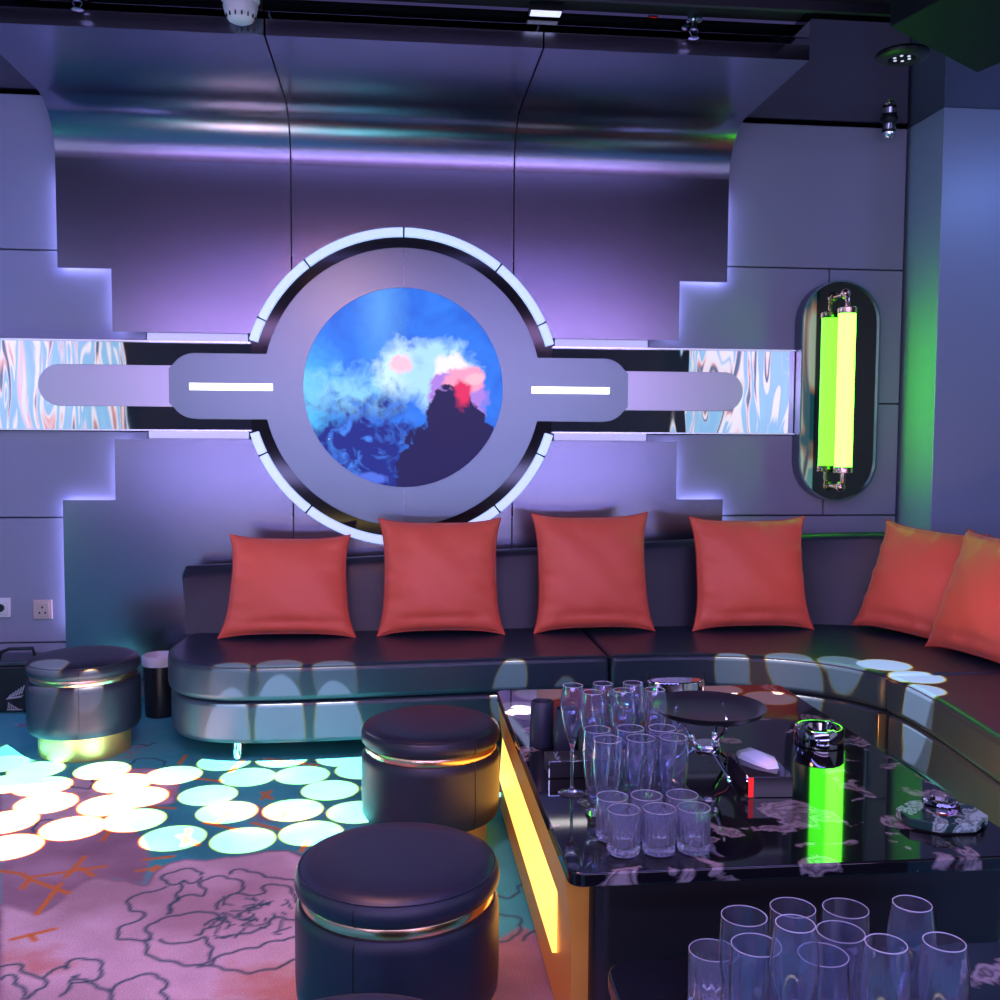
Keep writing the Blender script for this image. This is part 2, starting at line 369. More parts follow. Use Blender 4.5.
L.new(tc.outputs['Object'], mp.inputs[0]); L.new(mp.outputs[0], t.inputs[0]); L.new(t.outputs[0], mu.inputs[0]); L.new(mr.outputs[0], mu.inputs[1])
L.new(mu.outputs[0], bp.inputs['Height']); L.new(bp.outputs[0], b.inputs['Normal'])
edge = mat('polished_edge_glow', (.85,.85,.95), 1., .25, (.6,.6,1.0), .25)  # metal edge given weak emission so it reads as a bright line
for s, nm, xo in ((-1, 'left', 3.3), (1, 'right', 2.125)):
    r = thing('mirror_strip', (0, 0, 0), f'horizontal wavy polished mirror strip on the wall running {nm} from the ring', 'mirror', 'wavy mirror strips')
    xs = sorted((s*.785, s*xo))
    mesh_obj('mirror_sheet', Bx(*xs, -.020, -.002, ZC-.222, ZC+.222), wav, r, False)
    for k in (1, -1):
        zs = sorted((ZC+k*.2225, ZC+k*.2295)); mesh_obj('mirror_edge', Bx(*xs, -.045, -.002, *zs), edge, r, False)

# black gloss ring behind the plate
bm = bmesh.new(); c1 = arc(0, ZC, .7815, 0, 360, 96)[:-1]; c2 = arc(0, ZC, .60, 0, 360, 96)[:-1]
ring_prism(bm, c1, c2, -.03, -.001)
tag(mesh_obj('gloss_black_ring', bm, M['blackmetal']), 'gloss black ring recessed between the steel plate and the lit ring', 'wall ring')
# steel plate with arms
pl = thing('steel_screen_surround', (0, -.03, ZC), 'round satin steel surround with two stubby side arms holding the screen', 'wall plate')
hw = .168; rp = .722; ap = math.degrees(math.asin(hw/rp))
def armside(s):
    q = [(1.06, hw)] + arc(1.06, hw-.13, .13, 90, 35, 6)[1:] + [(1.19, .088), (1.19, -.088)] + [(x, -z) for x, z in arc(1.06, hw-.13, .13, 90, 35, 6)[::-1][:-1]] + [(1.06, -hw)]
    return [(s*x, z) for x, z in q]
out = arc(0, 0, rp, ap, 180-ap, 40) + armside(-1) + arc(0, 0, rp, 180+ap, 360-ap, 40) + armside(1)[::-1]
bm = Pr(out, -.035, .0); mesh_obj('surround_plate', bm, M['plate'], pl, True, .002)
mesh_obj('plate_seam', Bx(-.0015, .0015, -.0358, -.034, .53, .72), M['brushed'], pl, False)
mesh_obj('plate_seam', Bx(-.0015, .0015, -.0358, -.034, -.72, -.53), M['brushed'], pl, False)
for s in (-1, 1):
    xs = sorted((s*.672, s*1.087))
    o = mesh_obj('line_light', Bx(*xs, -.043, -.035, -.020, .014), M['ledwhite'], pl, False); o['label'] = 'white glowing line light'
bm = bmesh.new(); ring_prism(bm, arc(0, 0, .523, 0, 360, 96)[:-1], arc(0, 0, .5165, 0, 360, 96)[:-1], -.048, -.034)
mesh_obj('screen_rim', bm, M['plate'], pl, True)
for s, nm, xe in ((-1, 'left', 1.835), (1, 'right', 1.83)):
    pts = [(s*x, ZC+z) for x, z in [(.9, -.105)] + arc(xe-.10, 0, .105, -90, 90, 18) + [(.9, .105)]]
    tag(mesh_obj('steel_bar', Pr(pts, -.0295, -.0205), M['satin_lit'], None, True, .0015),
        f'narrow satin steel bar with a rounded end lying over the {nm} mirror strip', 'wall bar', 'narrow steel bars over the mirror strips')

# the round screen
def screen_mat():
    m = bpy.data.materials.new('nebula_screen'); m.use_nodes = True; N, L = nodes(m); b = N['Principled BSDF']
    b.inputs['Base Color'].default_value = (.01,.01,.02,1); b.inputs['Roughness'].default_value = .25; b.inputs['Specular IOR Level'].default_value = .12
    tc = N.new('ShaderNodeTexCoord'); sp = N.new('ShaderNodeSeparateXYZ'); L.new(tc.outputs['Object'], sp.inputs[0])
    X, Z = sp.outputs[0], sp.outputs[2]
    def mt(op, a, b_=None, c=None, clamp=False):
        n = N.new('ShaderNodeMath'); n.operation = op; n.use_clamp = clamp
        for i, v in enumerate((a, b_, c)):
            if v is None: continue
            if isinstance(v, (int, float)): n.inputs[i].default_value = v
            else: L.new(v, n.inputs[i])
        return n.outputs[0]
    def noise(scale, detail=6, off=0., dist=0., mp_scale=(1,1,1)):
        mp = N.new('ShaderNodeMapping'); mp.inputs['Location'].default_value = (off, 0, off*.7); mp.inputs['Scale'].default_value = mp_scale
        t = N.new('ShaderNodeTexNoise'); t.inputs['Scale'].default_value = scale; t.inputs['Detail'].default_value = detail; t.inputs['Distortion'].default_value = dist
        L.new(tc.outputs['Object'], mp.inputs[0]); L.new(mp.outputs[0], t.inputs[0]); return t.outputs[0]
    n1 = noise(5, 9, 1.3, .8); n2 = noise(9, 9, 4.1, 1.5); n3 = noise(7, 9, 7.7, .5, (2.4, 1, .8)); n4 = noise(22, 6, 3.); n5 = noise(13, 9, 9.3, 1.2)
    def blob(cx, cz, rx, rz, wob=.5):
        dx = mt('DIVIDE', mt('SUBTRACT', X, cx), rx); dz = mt('DIVIDE', mt('SUBTRACT', Z, cz), rz)
        d = mt('SQRT', mt('ADD', mt('MULTIPLY', dx, dx), mt('MULTIPLY', dz, dz)))
        d = mt('ADD', d, mt('MULTIPLY', mt('SUBTRACT', mt('ADD', mt('MULTIPLY', n1, .6), mt('MULTIPLY', n5, .4)), .5), wob*3.2))
        return mt('SUBTRACT', 1.0, d, clamp=True)
    def mix(fac, a, c, mode='MIX'):
        n = N.new('ShaderNodeMix'); n.data_type = 'RGBA'; n.blend_type = mode; n.clamp_factor = True
        if isinstance(fac, float): n.inputs[0].default_value = fac
        else: L.new(fac, n.inputs[0])
        for i, v in ((6, a), (7, c)):
            if isinstance(v, tuple): n.inputs[i].default_value = (*v, 1)
            else: L.new(v, n.inputs[i])
        return n.outputs[2]
    col = mix(mt('MULTIPLY', n1, 1.1), (.008,.04,.50), (.04,.26,1.0))
    col = mix(mt('MULTIPLY', blob(-.12, .40, .16, .50, .35), .55), col, (.16,.50,.95))           # pale shaft from the top
    col = mix(mt('MULTIPLY', blob(-.52, -.10, .30, .45, .3), 1.2), col, (.10,.55,1.0))          # left cyan
    col = mix(mt('MULTIPLY', blob(-.24, -.04, .30, .20, .8), 1.6), col, (.25,.62,1.0))
    col = mix(mt('MULTIPLY', blob(-.03, .10, .17, .16, .6), 2.0), col, (.60,.85,1.0))
    col = mix(mt('MULTIPLY', blob(.20, .06, .24, .24, .5), 2.4), col, (.42,.72,1.0))
    col = mix(mt('MULTIPLY', blob(.26, .10, .12, .10, .5), 3.0), col, (1.0,.85,.92))
    col = mix(mt('MULTIPLY', blob(-.02, .13, .07, .05, 1.2), 2.0), col, (1.0,.55,.70))
    # dark ridges at lower left, streaked
    f = mt('MULTIPLY', blob(-.22, -.32, .36, .32, .7), mt('MULTIPLY', n3, 5.0))
    col = mix(f, col, (.015,.025,.24))
    f = mt('MULTIPLY', blob(-.22, -.26, .42, .34, .5), mt('MULTIPLY', mt('SUBTRACT', n2, .50, clamp=True), 9.))
    col = mix(f, col, (.06,.22,.85))
    # pink crest and the big dark mass at the right
    f = mt('MULTIPLY', blob(.29, -.04, .18, .15, .5), 5.0); col = mix(f, col, (.42,.22,.75))
    f = mt('MULTIPLY', blob(.33, .05, .11, .09, .7), 4.0); col = mix(f, col, (.95,.35,.55))
    f = mt('MULTIPLY', blob(.24, -.40, .29, .27, .45), 12.0); col = mix(f, col, (.016,.014,.085))
    f = mt('MULTIPLY', blob(.26, -.17, .16, .17, .40), 12.0); col = mix(f, col, (.018,.014,.080))
    f = mt('MULTIPLY', blob(.31, -.03, .05, .10, .9), 2.2); col = mix(f, col, (.75,.03,.12))
    f = mt('MULTIPLY', blob(.37, .055, .08, .035, 1.0), 2.6); col = mix(f, col, (1.0,.50,.62))
    f = mt('MULTIPLY', blob(-.17, -.47, .09, .035, .5), 3.0); col = mix(f, col, (.08,.16,.75))
    f = mt('MULTIPLY', mt('SUBTRACT', n4, .735, clamp=True), 30.); col = mix(f, col, (.7,.8,1.0))
    L.new(col, b.inputs['Emission Color']); b.inputs['Emission Strength'].default_value = 1.15
    return m
bm = bmesh.new(); prism(bm, arc(0, 0, .516, 0, 360, 96)[:-1], -.041, -.034)
o = mesh_obj('screen', bm, screen_mat(), pl, False); o['label'] = 'glowing round screen showing a blue nebula'

# side wall video screens (seen in the mirror strips, they light the room)
def video_mat(name, seed, strength):
    m = bpy.data.materials.new(name); m.use_nodes = True; N, L = nodes(m); b = N['Principled BSDF']
    tc = N.new('ShaderNodeTexCoord'); mp = N.new('ShaderNodeMapping'); mp.inputs['Location'].default_value = (seed, seed, 0); mp.inputs['Scale'].default_value = (1, 2.6, .8)
    t = N.new('ShaderNodeTexNoise'); t.inputs['Scale'].default_value = 1.0; t.inputs['Detail'].default_value = 2; t.inputs['Distortion'].default_value = .6
    cr = N.new('ShaderNodeValToRGB'); cr.color_ramp.interpolation = 'LINEAR'
    st = [(0, (.02,.10,.20)), (.36, (.03,.15,.28)), (.39, (.9,.35,.35)), (.42, (.95,.88,1.0)), (.47, (1,.9,1)), (.49, (.28,.55,.90)), (.62, (.33,.62,.92)), (.645, (.85,.75,1)), (.67, (1,.45,.6)), (.70, (.9,.9,1)), (1, (.5,.5,.9))]
    e = cr.color_ramp.elements
    while len(e) < len(st): e.new(.5)
    for i, (p, c) in enumerate(st): e[i].position = p; e[i].color = (*c, 1)
    L.new(tc.outputs['Object'], mp.inputs[0]); L.new(mp.outputs[0], t.inputs[0]); L.new(t.outputs[0], cr.inputs[0]); L.new(cr.outputs[0], b.inputs['Emission Color'])
    b.inputs['Emission Strength'].default_value = strength; b.inputs['Base Color'].default_value = (0,0,0,1)
    return m
tag(mesh_obj('video_screen', Bx(-3.348, -3.31, -7.5, -2.9, .9, 2.7), video_mat('video_left', 2.2, .95), None, False), 'wide bright video screen on the left wall', 'screen')
tag(mesh_obj('video_screen', Bx(3.56, 3.598, -7.5, -3.3, .9, 2.7), video_mat('video_right', 6.4, .95), None, False), 'wide bright video screen on the right wall', 'screen')

# ------------------------------------------------------------------ oval mirror and green tube lamp
LX, LZ = 2.352, 1.63
def stadium(r, hz, n=24): return [(r*math.cos(a), (hz-r) + r*math.sin(a)) for a in [PI*i/n for i in range(n+1)]] + [(-r*math.cos(a), -(hz-r) - r*math.sin(a)) for a in [PI*i/n for i in range(n+1)]]
mo = thing('oval_wall_mirror', (LX, 0, LZ), 'tall oval mirror in a deep steel frame behind the green lamp', 'mirror')
bm = bmesh.new(); ring_prism(bm, stadium(.222, .597), stadium(.213, .588), -.10, .0); mesh_obj('mirror_frame', bm, M['plate'], mo, True)
wm = mat('tinted_mirror', (.30,.42,.28), 1., .02)
mesh_obj('mirror_glass', Pr(stadium(.2125, .5875), -.085, -.01), wm, mo, False)
gl = thing('green_tube_lamp', (2.340, -.19, LZ), 'vertical glowing yellow green tube lamp on copper brackets in front of the oval mirror', 'lamp')
mesh_obj('tube', La([(0,-.405),(.045,-.405),(.045,.405),(0,.405)], 32), M['tube'], gl, True)
for k in (1, -1):
    mesh_obj('end_cap', La([(0,k*.405),(.048,k*.405),(.050,k*.41),(.050,k*.436),(.044,k*.440),(0,k*.440)], 32), M['copper'], gl, True)
    br = mesh_obj('bracket', Tu([(0,0,k*.44),(0,0,k*.485),(0,.01,k*.505),(0,.03,k*.515),(0,.105,k*.515)], .013, 12), M['copper'], gl, True)
    bm = bmesh.new(); bmesh.ops.create_uvsphere(bm, u_segments=20, v_segments=12, radius=.028); move(bm, (0,.030,k*.515)); mesh_obj('ball', bm, M['copper'], br, True)

# ------------------------------------------------------------------ wall sockets
def socket(x, z, label, m, plug=False):
    r = thing('wall_socket', (x, 0, z), label, 'socket')
    mesh_obj('face_plate', Bx(-.047,.047,-.014,.0,-.05,.05), m, r, True, .004)
    mesh_obj('insert', Bx(-.030,.034,-.018,-.013,-.038,.036), m, r, True, .003)
    if not plug:
        for (a, b_) in ((0,.012),(-.014,-.016),(.014,-.016)): mesh_obj('pin_hole', Bx(a-.004,a+.004,-.0192,-.0175,b_-.005,b_+.005), M['matteblack'], r, False)
    else:
        mesh_obj('plug', La([(0,-.0),(.02,0),(.02,.03),(0,.03)], 16), M['darkplastic'], r, True).rotation_euler = (PI/2, 0, 0)
socket(-1.85, .475, 'rosy beige power socket on the wall above the far left stool', M['socket'])
socket(-2.055, .487, 'white socket with a black plug, cut off at the left edge', M['white'], True)

# ------------------------------------------------------------------ carpet
CARPET = {"dark":[[[-0.65,-2.215],[-0.673,-2.247],[-0.7,-2.233],[-0.725,-2.253],[-0.76,-2.223],[-0.762,-2.193],[-0.729,-2.162],[-0.69,-2.158],[-0.656,-2.196]],[[-0.705,-2.255],[-0.706,-2.362],[-0.709,-2.413],[-0.696,-2.454],[-0.695,-2.394],[-0.68,-2.354],[-0.65,-2.343],[-0.616,-2.35],[-0.612,-2.318],[-0.635,-2.273],[-0.636,-2.239],[-0.6,-2.22],[-0.564,-2.235],[-0.519,-2.272],[-0.522,-2.316],[-0.541,-2.346]],[[-0.744,-2.274],[-0.778,-2.292],[-0.811,-2.311],[-0.839,-2.329],[-0.837,-2.381],[-0.815,-2.423],[-0.778,-2.446],[-0.771,-2.476],[-0.798,-2.492],[-0.815,-2.509],[-0.822,-2.554],[-0.802,-2.592],[-0.765,-2.604],[-0.731,-2.604],[-0.706,-2.601],[-0.732,-2.545],[-0.728,-2.508],[-0.698,-2.482],[-0.666,-2.466]],[[-0.73,-2.607],[-0.718,-2.66],[-0.691,-2.704],[-0.645,-2.724],[-0.609,-2.744],[-0.558,-2.756],[-0.53,-2.727],[-0.533,-2.677],[-0.547,-2.633],[-0.571,-2.596],[-0.602,-2.611],[-0.633,-2.625],[-0.689,-2.602]],[[-0.666,-2.466],[-0.632,-2.46],[-0.597,-2.453],[-0.566,-2.476],[-0.541,-2.516],[-0.579,-2.55],[-0.594,-2.585]],[[-0.558,-2.756],[-0.507,-2.769],[-0.471,-2.788],[-0.421,-2.804],[-0.366,-2.79],[-0.327,-2.77],[-0.306,-2.74],[-0.249,-2.721]],[[-0.526,-2.751],[-0.501,-2.705],[-0.454,-2.685],[-0.414,-2.671],[-0.383,-2.649],[-0.316,-2.629],[-0.256,-2.616]],[[-0.565,-2.2],[-0.553,-2.178],[-0.528,-2.18],[-0.485,-2.207],[-0.43,-2.247],[-0.37,-2.264],[-0.346,-2.311],[-0.279,-2.295]],[[-0.564,-2.437],[-0.555,-2.376],[-0.522,-2.348],[-0.464,-2.364],[-0.438,-2.345],[-0.443,-2.302],[-0.406,-2.294],[-0.368,-2.33],[-0.352,-2.395],[-0.33,-2.428]],[[-0.583,-2.531],[-0.544,-2.497],[-0.523,-2.518]],[[-0.517,-2.61],[-0.467,-2.597],[-0.41,-2.566],[-0.39,-2.511],[-0.325,-2.536]],[[-1.068,-2.708],[-1.04,-2.708],[-1.019,-2.713],[-0.996,-2.754],[-0.951,-2.773],[-0.928,-2.813],[-0.943,-2.841],[-0.956,-2.868]],[[-0.938,-2.775],[-0.922,-2.753],[-0.909,-2.731],[-0.893,-2.733],[-0.891,-2.701],[-0.865,-2.692],[-0.828,-2.707],[-0.807,-2.749],[-0.811,-2.794],[-0.846,-2.783],[-0.863,-2.766],[-0.867,-2.804],[-0.868,-2.862]],[[-0.851,-2.805],[-0.803,-2.825],[-0.757,-2.865],[-0.739,-2.902]],[[-0.751,-2.859],[-0.733,-2.824],[-0.709,-2.796],[-0.671,-2.789],[-0.642,-2.81],[-0.628,-2.841],[-0.629,-2.87],[-0.608,-2.915]],[[-1.044,-2.772],[-1.026,-2.759],[-0.993,-2.807],[-0.954,-2.854]],[[-1.358,-1.313],[-1.297,-1.355],[-1.255,-1.376],[-1.223,-1.361],[-1.243,-1.249],[-1.216,-1.213],[-1.185,-1.137],[-1.151,-1.12],[-1.125,-1.018],[-1.039,-1.047],[-1.011,-1.112]],[[-1.289,-1.801],[-1.308,-1.712],[-1.273,-1.686]],[[-1.18,-1.47],[-1.13,-1.525],[-1.086,-1.641],[-1.106,-1.731]],[[-1.227,-0.878],[-1.202,-0.811],[-1.14,-0.84],[-1.109,-0.796]],[[0.16,-2.62],[0.22,-2.55],[0.3,-2.58],[0.27,-2.68],[0.2,-2.7],[0.15,-2.75]],[[0.1,-2.5],[0.2,-2.42],[0.3,-2.45],[0.34,-2.36]],[[0.3,-2.7],[0.36,-2.62],[0.36,-2.5]]],"orange":[[[-1.092,-2.564],[-0.995,-2.514]],[[-1.054,-2.541],[-1.026,-2.574]],[[-1.291,-2.11],[-1.212,-2.14],[-1.18,-2.178],[-1.026,-2.291]],[[-1.058,-2.022],[-1.071,-2.176]],[[-1.175,-2.245],[-1.179,-2.166],[-1.06,-2.131],[-0.97,-2.104]],[[-1.071,-2.221],[-1.075,-2.418]],[[-1.048,-2.108],[-0.99,-2.172]],[[-0.86,-2.149],[-0.795,-2.132]],[[-0.86,-2.065],[-0.773,-2.048]],[[-1.039,-1.893],[-1.037,-1.824]],[[-0.722,-1.765],[-0.576,-1.852]],[[-0.951,-1.59],[-0.86,-1.614]],[[-0.949,-1.097],[-0.944,-0.991]],[[-0.677,-1.769],[-0.646,-1.649]],[[-0.559,-1.474],[-0.514,-1.546]],[[-0.53,-1.459],[-0.55,-1.543]],[[-0.553,-1.781],[-0.456,-1.848]],[[-0.861,-1.283],[-0.74,-1.331]],[[-0.72,-1.218],[-0.689,-1.078]],[[-0.598,-1.064],[-0.374,-1.168]],[[-0.506,-1.614],[-0.378,-1.592]],[[-0.789,-1.874],[-0.707,-1.963]],[[-0.767,-1.82],[-0.755,-1.959]],[[-0.36,-2.048],[-0.346,-1.97]],[[-0.81,-2.154],[-0.808,-2.119]],[[-1.008,-1.769],[-0.975,-1.682]],[[-0.445,-1.635],[-0.454,-1.76]]],"fill":[[[-1.202,-2.347],[-1.067,-2.429],[-1.041,-2.372],[-1.026,-2.291],[-1.003,-2.228],[-0.973,-2.197],[-0.921,-2.213],[-0.869,-2.229],[-0.802,-2.268],[-0.804,-2.178],[-0.78,-2.109],[-0.726,-2.077],[-0.662,-2.095],[-0.605,-2.076],[-0.544,-2.069],[-0.476,-2.037],[-0.403,-2.039],[-0.335,-2.101],[-0.228,-2.16],[-0.178,-2.391],[-0.154,-2.958],[-1.005,-2.877]],[[-1.581,-1.329],[-1.514,-1.317],[-1.364,-1.294],[-1.318,-1.204],[-1.254,-1.21],[-1.146,-1.14],[-1.041,-1.15],[-0.904,-1.316],[-0.876,-1.564],[-0.998,-1.586],[-1.089,-1.672],[-1.131,-1.758],[-1.181,-1.839],[-1.289,-1.801],[-1.399,-1.819]]],"mauve":[[[-1.399,-1.819],[-1.089,-1.672],[-0.938,-1.833],[-0.843,-2.054],[-0.817,-2.245],[-0.924,-2.201],[-1.026,-2.291],[-1.067,-2.429],[-1.202,-2.347]],[[0.05,-3.6],[0.42,-3.6],[0.42,-2.75],[0.3,-2.62],[0.12,-2.8],[0.05,-2.95]]]}
def carpet():
    x0, x1, y0, y1, st = -2.3, 1.3, -3.9, -.3, .0075
    xs = np.arange(x0, x1+1e-6, st); ys = np.arange(y0, y1+1e-6, st); nx, ny = len(xs), len(ys)
    GX, GY = np.meshgrid(xs, ys); P = np.stack([GX.ravel(), GY.ravel()], 1)
    dark = np.zeros(len(P)); org = np.zeros(len(P)); fill = np.zeros(len(P))
    def segs(a, b, arr, w, soft):
        a = np.array(a); b = np.array(b); pad = w*3+soft
        mk = (P[:,0] > min(a[0], b[0])-pad) & (P[:,0] < max(a[0], b[0])+pad) & (P[:,1] > min(a[1], b[1])-pad) & (P[:,1] < max(a[1], b[1])+pad)
        if not mk.any(): return
        Q = P[mk]; d = b-a; L2 = max(d@d, 1e-9); t = np.clip(((Q-a)@d)/L2, 0, 1); dd = np.hypot(*(Q - a - t[:,None]*d).T)
        arr[mk] = np.maximum(arr[mk], np.clip(1-(dd-w)/soft, 0, 1))
    def smooth_line(l):
        l = [np.array(p) for p in l]; out = []
        for i in range(len(l)-1):
            p0, p1, p2, p3 = l[max(i-1,0)], l[i], l[i+1], l[min(i+2, len(l)-1)]
            for k in range(5):
                t = k/5; out.append(.5*((2*p1)+(-p0+p2)*t+(2*p0-5*p1+4*p2-p3)*t*t+(-p0+3*p1-3*p2+p3)*t**3))
        out.append(l[-1])
        # petal ruffles along the drawn line
        o2 = []; s = 0.
        for i in range(len(out)-1):
            a, b = out[i], out[i+1]; d = b-a; n_ = float(np.hypot(*d)); m_ = max(1, int(n_/.006))
            nr = np.array((-d[1], d[0]))/max(n_, 1e-9)
            for k in range(m_): o2.append(a+d*k/m_+nr*.010*abs(math.sin((s+n_*k/m_)*44))); 
            s += n_
        o2.append(out[-1]); return o2
    for l in CARPET['dark']:
        q = smooth_line(l)
        for a, b in zip(q, q[1:]): segs(a, b, dark, .0022, .006)
    rr = random.Random(3)
    c0 = np.array((-.465, -2.485))
    for i in range(46):
        a = rr.uniform(0, 2*PI); r0 = rr.uniform(.02, .11); c = c0 + np.array((math.cos(a)*r0*1.2, math.sin(a)*r0*1.3)); e = c + np.array((rr.uniform(-.05,.05), rr.uniform(-.02,.06)))
        segs(c, e, dark, .0015, .005)
    for l in CARPET['orange']:
        for a, b in zip(l, l[1:]): segs(a, b, org, .005, .007)
    for poly in CARPET['fill']:
        poly = np.array(poly); ins = np.zeros(len(P), bool); n = len(poly); j = n-1
        for i in range(n):
            xi_, yi_ = poly[i]; xj, yj = poly[j]
            c = ((yi_ > P[:,1]) != (yj > P[:,1])) & (P[:,0] < (xj-xi_)*(P[:,1]-yi_)/((yj-yi_) or 1e-9)+xi_); ins ^= c; j = i
        fill = np.maximum(fill, ins*1.0)
    for poly in CARPET['mauve']:
        poly = np.array(poly); ins = np.zeros(len(P), bool); n = len(poly); j = n-1
        for i in range(n):
            xi_, yi_ = poly[i]; xj, yj = poly[j]
            c = ((yi_ > P[:,1]) != (yj > P[:,1])) & (P[:,0] < (xj-xi_)*(P[:,1]-yi_)/((yj-yi_) or 1e-9)+xi_); ins ^= c; j = i
        fill = np.maximum(fill, ins*.5)
    F = fill.reshape(ny, nx)
    for _ in range(2): F = (F + np.roll(F,1,0)+np.roll(F,-1,0)+np.roll(F,1,1)+np.roll(F,-1,1))/5
    fill = F.ravel()
    # grid mesh with a skirt of larger cells outside
    verts = np.zeros((nx*ny, 3)); verts[:,0] = P[:,0]; verts[:,1] = P[:,1]
    idx = np.arange(nx*ny).reshape(ny, nx)
    faces = np.stack([idx[:-1,:-1].ravel(), idx[:-1,1:].ravel(), idx[1:,1:].ravel(), idx[1:,:-1].ravel()], 1)
    me = bpy.data.meshes.new('carpet')
    ex = np.array([(-3.4,-7.6,0),(3.6,-7.6,0),(3.6,.1,0),(-3.4,.1,0),(x0,y0,0),(xs[-1],y0,0),(xs[-1],ys[-1],0),(x0,ys[-1],0)])
    b0 = nx*ny; V = np.vstack([verts, ex])
    ef = np.array([(b0,b0+1,b0+5,b0+4),(b0+1,b0+2,b0+6,b0+5),(b0+2,b0+3,b0+7,b0+6),(b0+3,b0,b0+4,b0+7)])
    Fc = np.vstack([faces, ef])
    me.from_pydata(V.tolist(), [], Fc.tolist())
    ca = me.color_attributes.new('pattern', 'FLOAT_COLOR', 'POINT')
    buf = np.zeros((len(V), 4), np.float32); buf[:b0,0] = dark; buf[:b0,1] = org; buf[:b0,2] = fill; buf[:,3] = 1
    ca.data.foreach_set('color', buf.ravel()); me.update()
    o = bpy.data.objects.new('floor', me); COL.objects.link(o); tag(o, kind='structure')
    m = mat('carpet', (.3,.3,.3), 0., .95); N, L = nodes(m); b = N['Principled BSDF']
    vc = N.new('ShaderNodeVertexColor'); vc.layer_name = 'pattern'; sp = N.new('ShaderNodeSeparateColor'); L.new(vc.outputs[0], sp.inputs[0])
    tc = N.new('ShaderNodeTexCoord')
    def noi(s, d=4, off=0):
        mp = N.new('ShaderNodeMapping'); mp.inputs['Location'].default_value = (off, off, 0)
        t = N.new('ShaderNodeTexNoise'); t.inputs['Scale'].default_value = s; t.inputs['Detail'].default_value = d
        L.new(tc.outputs['Object'], mp.inputs[0]); L.new(mp.outputs[0], t.inputs[0]); return t.outputs[0]
    def ramp(f, stops):
        cr = N.new('ShaderNodeValToRGB'); e = cr.color_ramp.elements
        while len(e) < len(stops): e.new(.5)
        for i, (p, c) in enumerate(stops): e[i].position = p; e[i].color = (*c, 1)
        L.new(f, cr.inputs[0]); return cr.outputs[0]
    def mix(f, a, c):
        n = N.new('ShaderNodeMix'); n.data_type = 'RGBA'; L.new(f, n.inputs[0])
        for i, v in ((6, a), (7, c)):
            if isinstance(v, tuple): n.inputs[i].default_value = (*v, 1)
            else: L.new(v, n.inputs[i])
        return n.outputs[2]
    base = ramp(noi(1.7, 5, 3.3), [(.38, (.03,.30,.32)), (.52, (.05,.46,.48)), (.62, (.09,.46,.50)), (.66, (.30,.20,.28))])
    mauve = ramp(noi(2.6, 5, 5.3), [(.35, (.26,.15,.20)), (.5, (.36,.22,.29)), (.65, (.50,.34,.44))])
    pink = ramp(noi(2.3, 5, 9.1), [(.35, (.48,.32,.36)), (.50, (.66,.48,.54)), (.56, (.74,.56,.62)), (.66, (.66,.30,.27))])
    def rng(lo, hi):
        n = N.new('ShaderNodeMapRange'); n.inputs[1].default_value = lo; n.inputs[2].default_value = hi; L.new(sp.outputs[2], n.inputs[0]); return n.outputs[0]
    c = mix(rng(0, .5), base, mauve); c = mix(rng(.5, 1.), c, pink); c = mix(sp.outputs[1], c, (.75,.22,.03)); c = mix(sp.outputs[0], c, (.03,.10,.14))
    g_ = ramp(noi(260, 3), [(.3, (.72,.72,.72)), (.7, (1.15,1.15,1.15))])
    mm = N.new('ShaderNodeMix'); mm.data_type = 'RGBA'; mm.blend_type = 'MULTIPLY'; mm.inputs[0].default_value = 1; L.new(c, mm.inputs[6]); L.new(g_, mm.inputs[7])
    L.new(mm.outputs[2], b.inputs['Base Color'])
    bpn = N.new('ShaderNodeBump'); bpn.inputs['Strength'].default_value = .4; bpn.inputs['Distance'].default_value = .004; L.new(noi(400, 2), bpn.inputs['Height']); L.new(bpn.outputs[0], b.inputs['Normal'])
    me.materials.append(m)
carpet()
# ------------------------------------------------------------------ sofa
def smooth2(l, k=4):
    out = []
    for i in range(len(l)-1):
        p0, p1, p2, p3 = l[max(i-1,0)], l[i], l[i+1], l[min(i+2, len(l)-1)]
        for j in range(k):
            t = j/k; out.append(tuple(.5*((2*p1[e])+(-p0[e]+p2[e])*t+(2*p0[e]-5*p1[e]+4*p2[e]-p3[e])*t*t+(-p0[e]+3*p1[e]-3*p2[e]+p3[e])*t**3) for e in (0,1)))
    out.append(l[-1]); return out
F_left = [(-1.0,-.30),(-1.045,-.50),(-1.06,-.72),(-1.035,-.88),(-.97,-1.01),(-.86,-1.10),(-.70,-1.145),(-.45,-1.15),(-.2,-1.135),(.1,-1.11),(.5,-1.085),(.888,-1.07)]
F_mid = [(.896,-1.07),(1.15,-1.06),(1.38,-1.085),(1.58,-1.145),(1.74,-1.235),(1.86,-1.36),(1.925,-1.50)]
F_right = [(1.928,-1.512),(1.945,-1.68),(1.935,-1.9),(1.90,-2.2),(1.865,-2.5),(1.84,-2.9),(1.83,-3.3)]
def inset(pts, d):
    """shift an open polyline to its left-hand side by d"""
    out = []
    for i, p in enumerate(pts):
        a = Vector(pts[max(i-1, 0)]); b = Vector(pts[min(i+1, len(pts)-1)]); t = (b-a).normalized(); out.append((p[0]-t.y*d, p[1]+t.x*d))
    return out
F_left, F_mid, F_right = smooth2(F_left), smooth2(F_mid), smooth2(F_right)
BACKPATH = [(x, -.42) for x in (-.955,-.6,-.2,.2,.55,.892)] + [(x, -.42) for x in (.896,1.2,1.5,1.8,2.05)] + [(2.05+.57*math.sin(a), -.42-.62*(1-math.cos(a))) for a in [PI/2*i/10 for i in range(1, 11)]]
BACKR = [(2.62, y) for y in (-1.04,-1.3,-1.6,-2.0,-2.5,-3.2)]
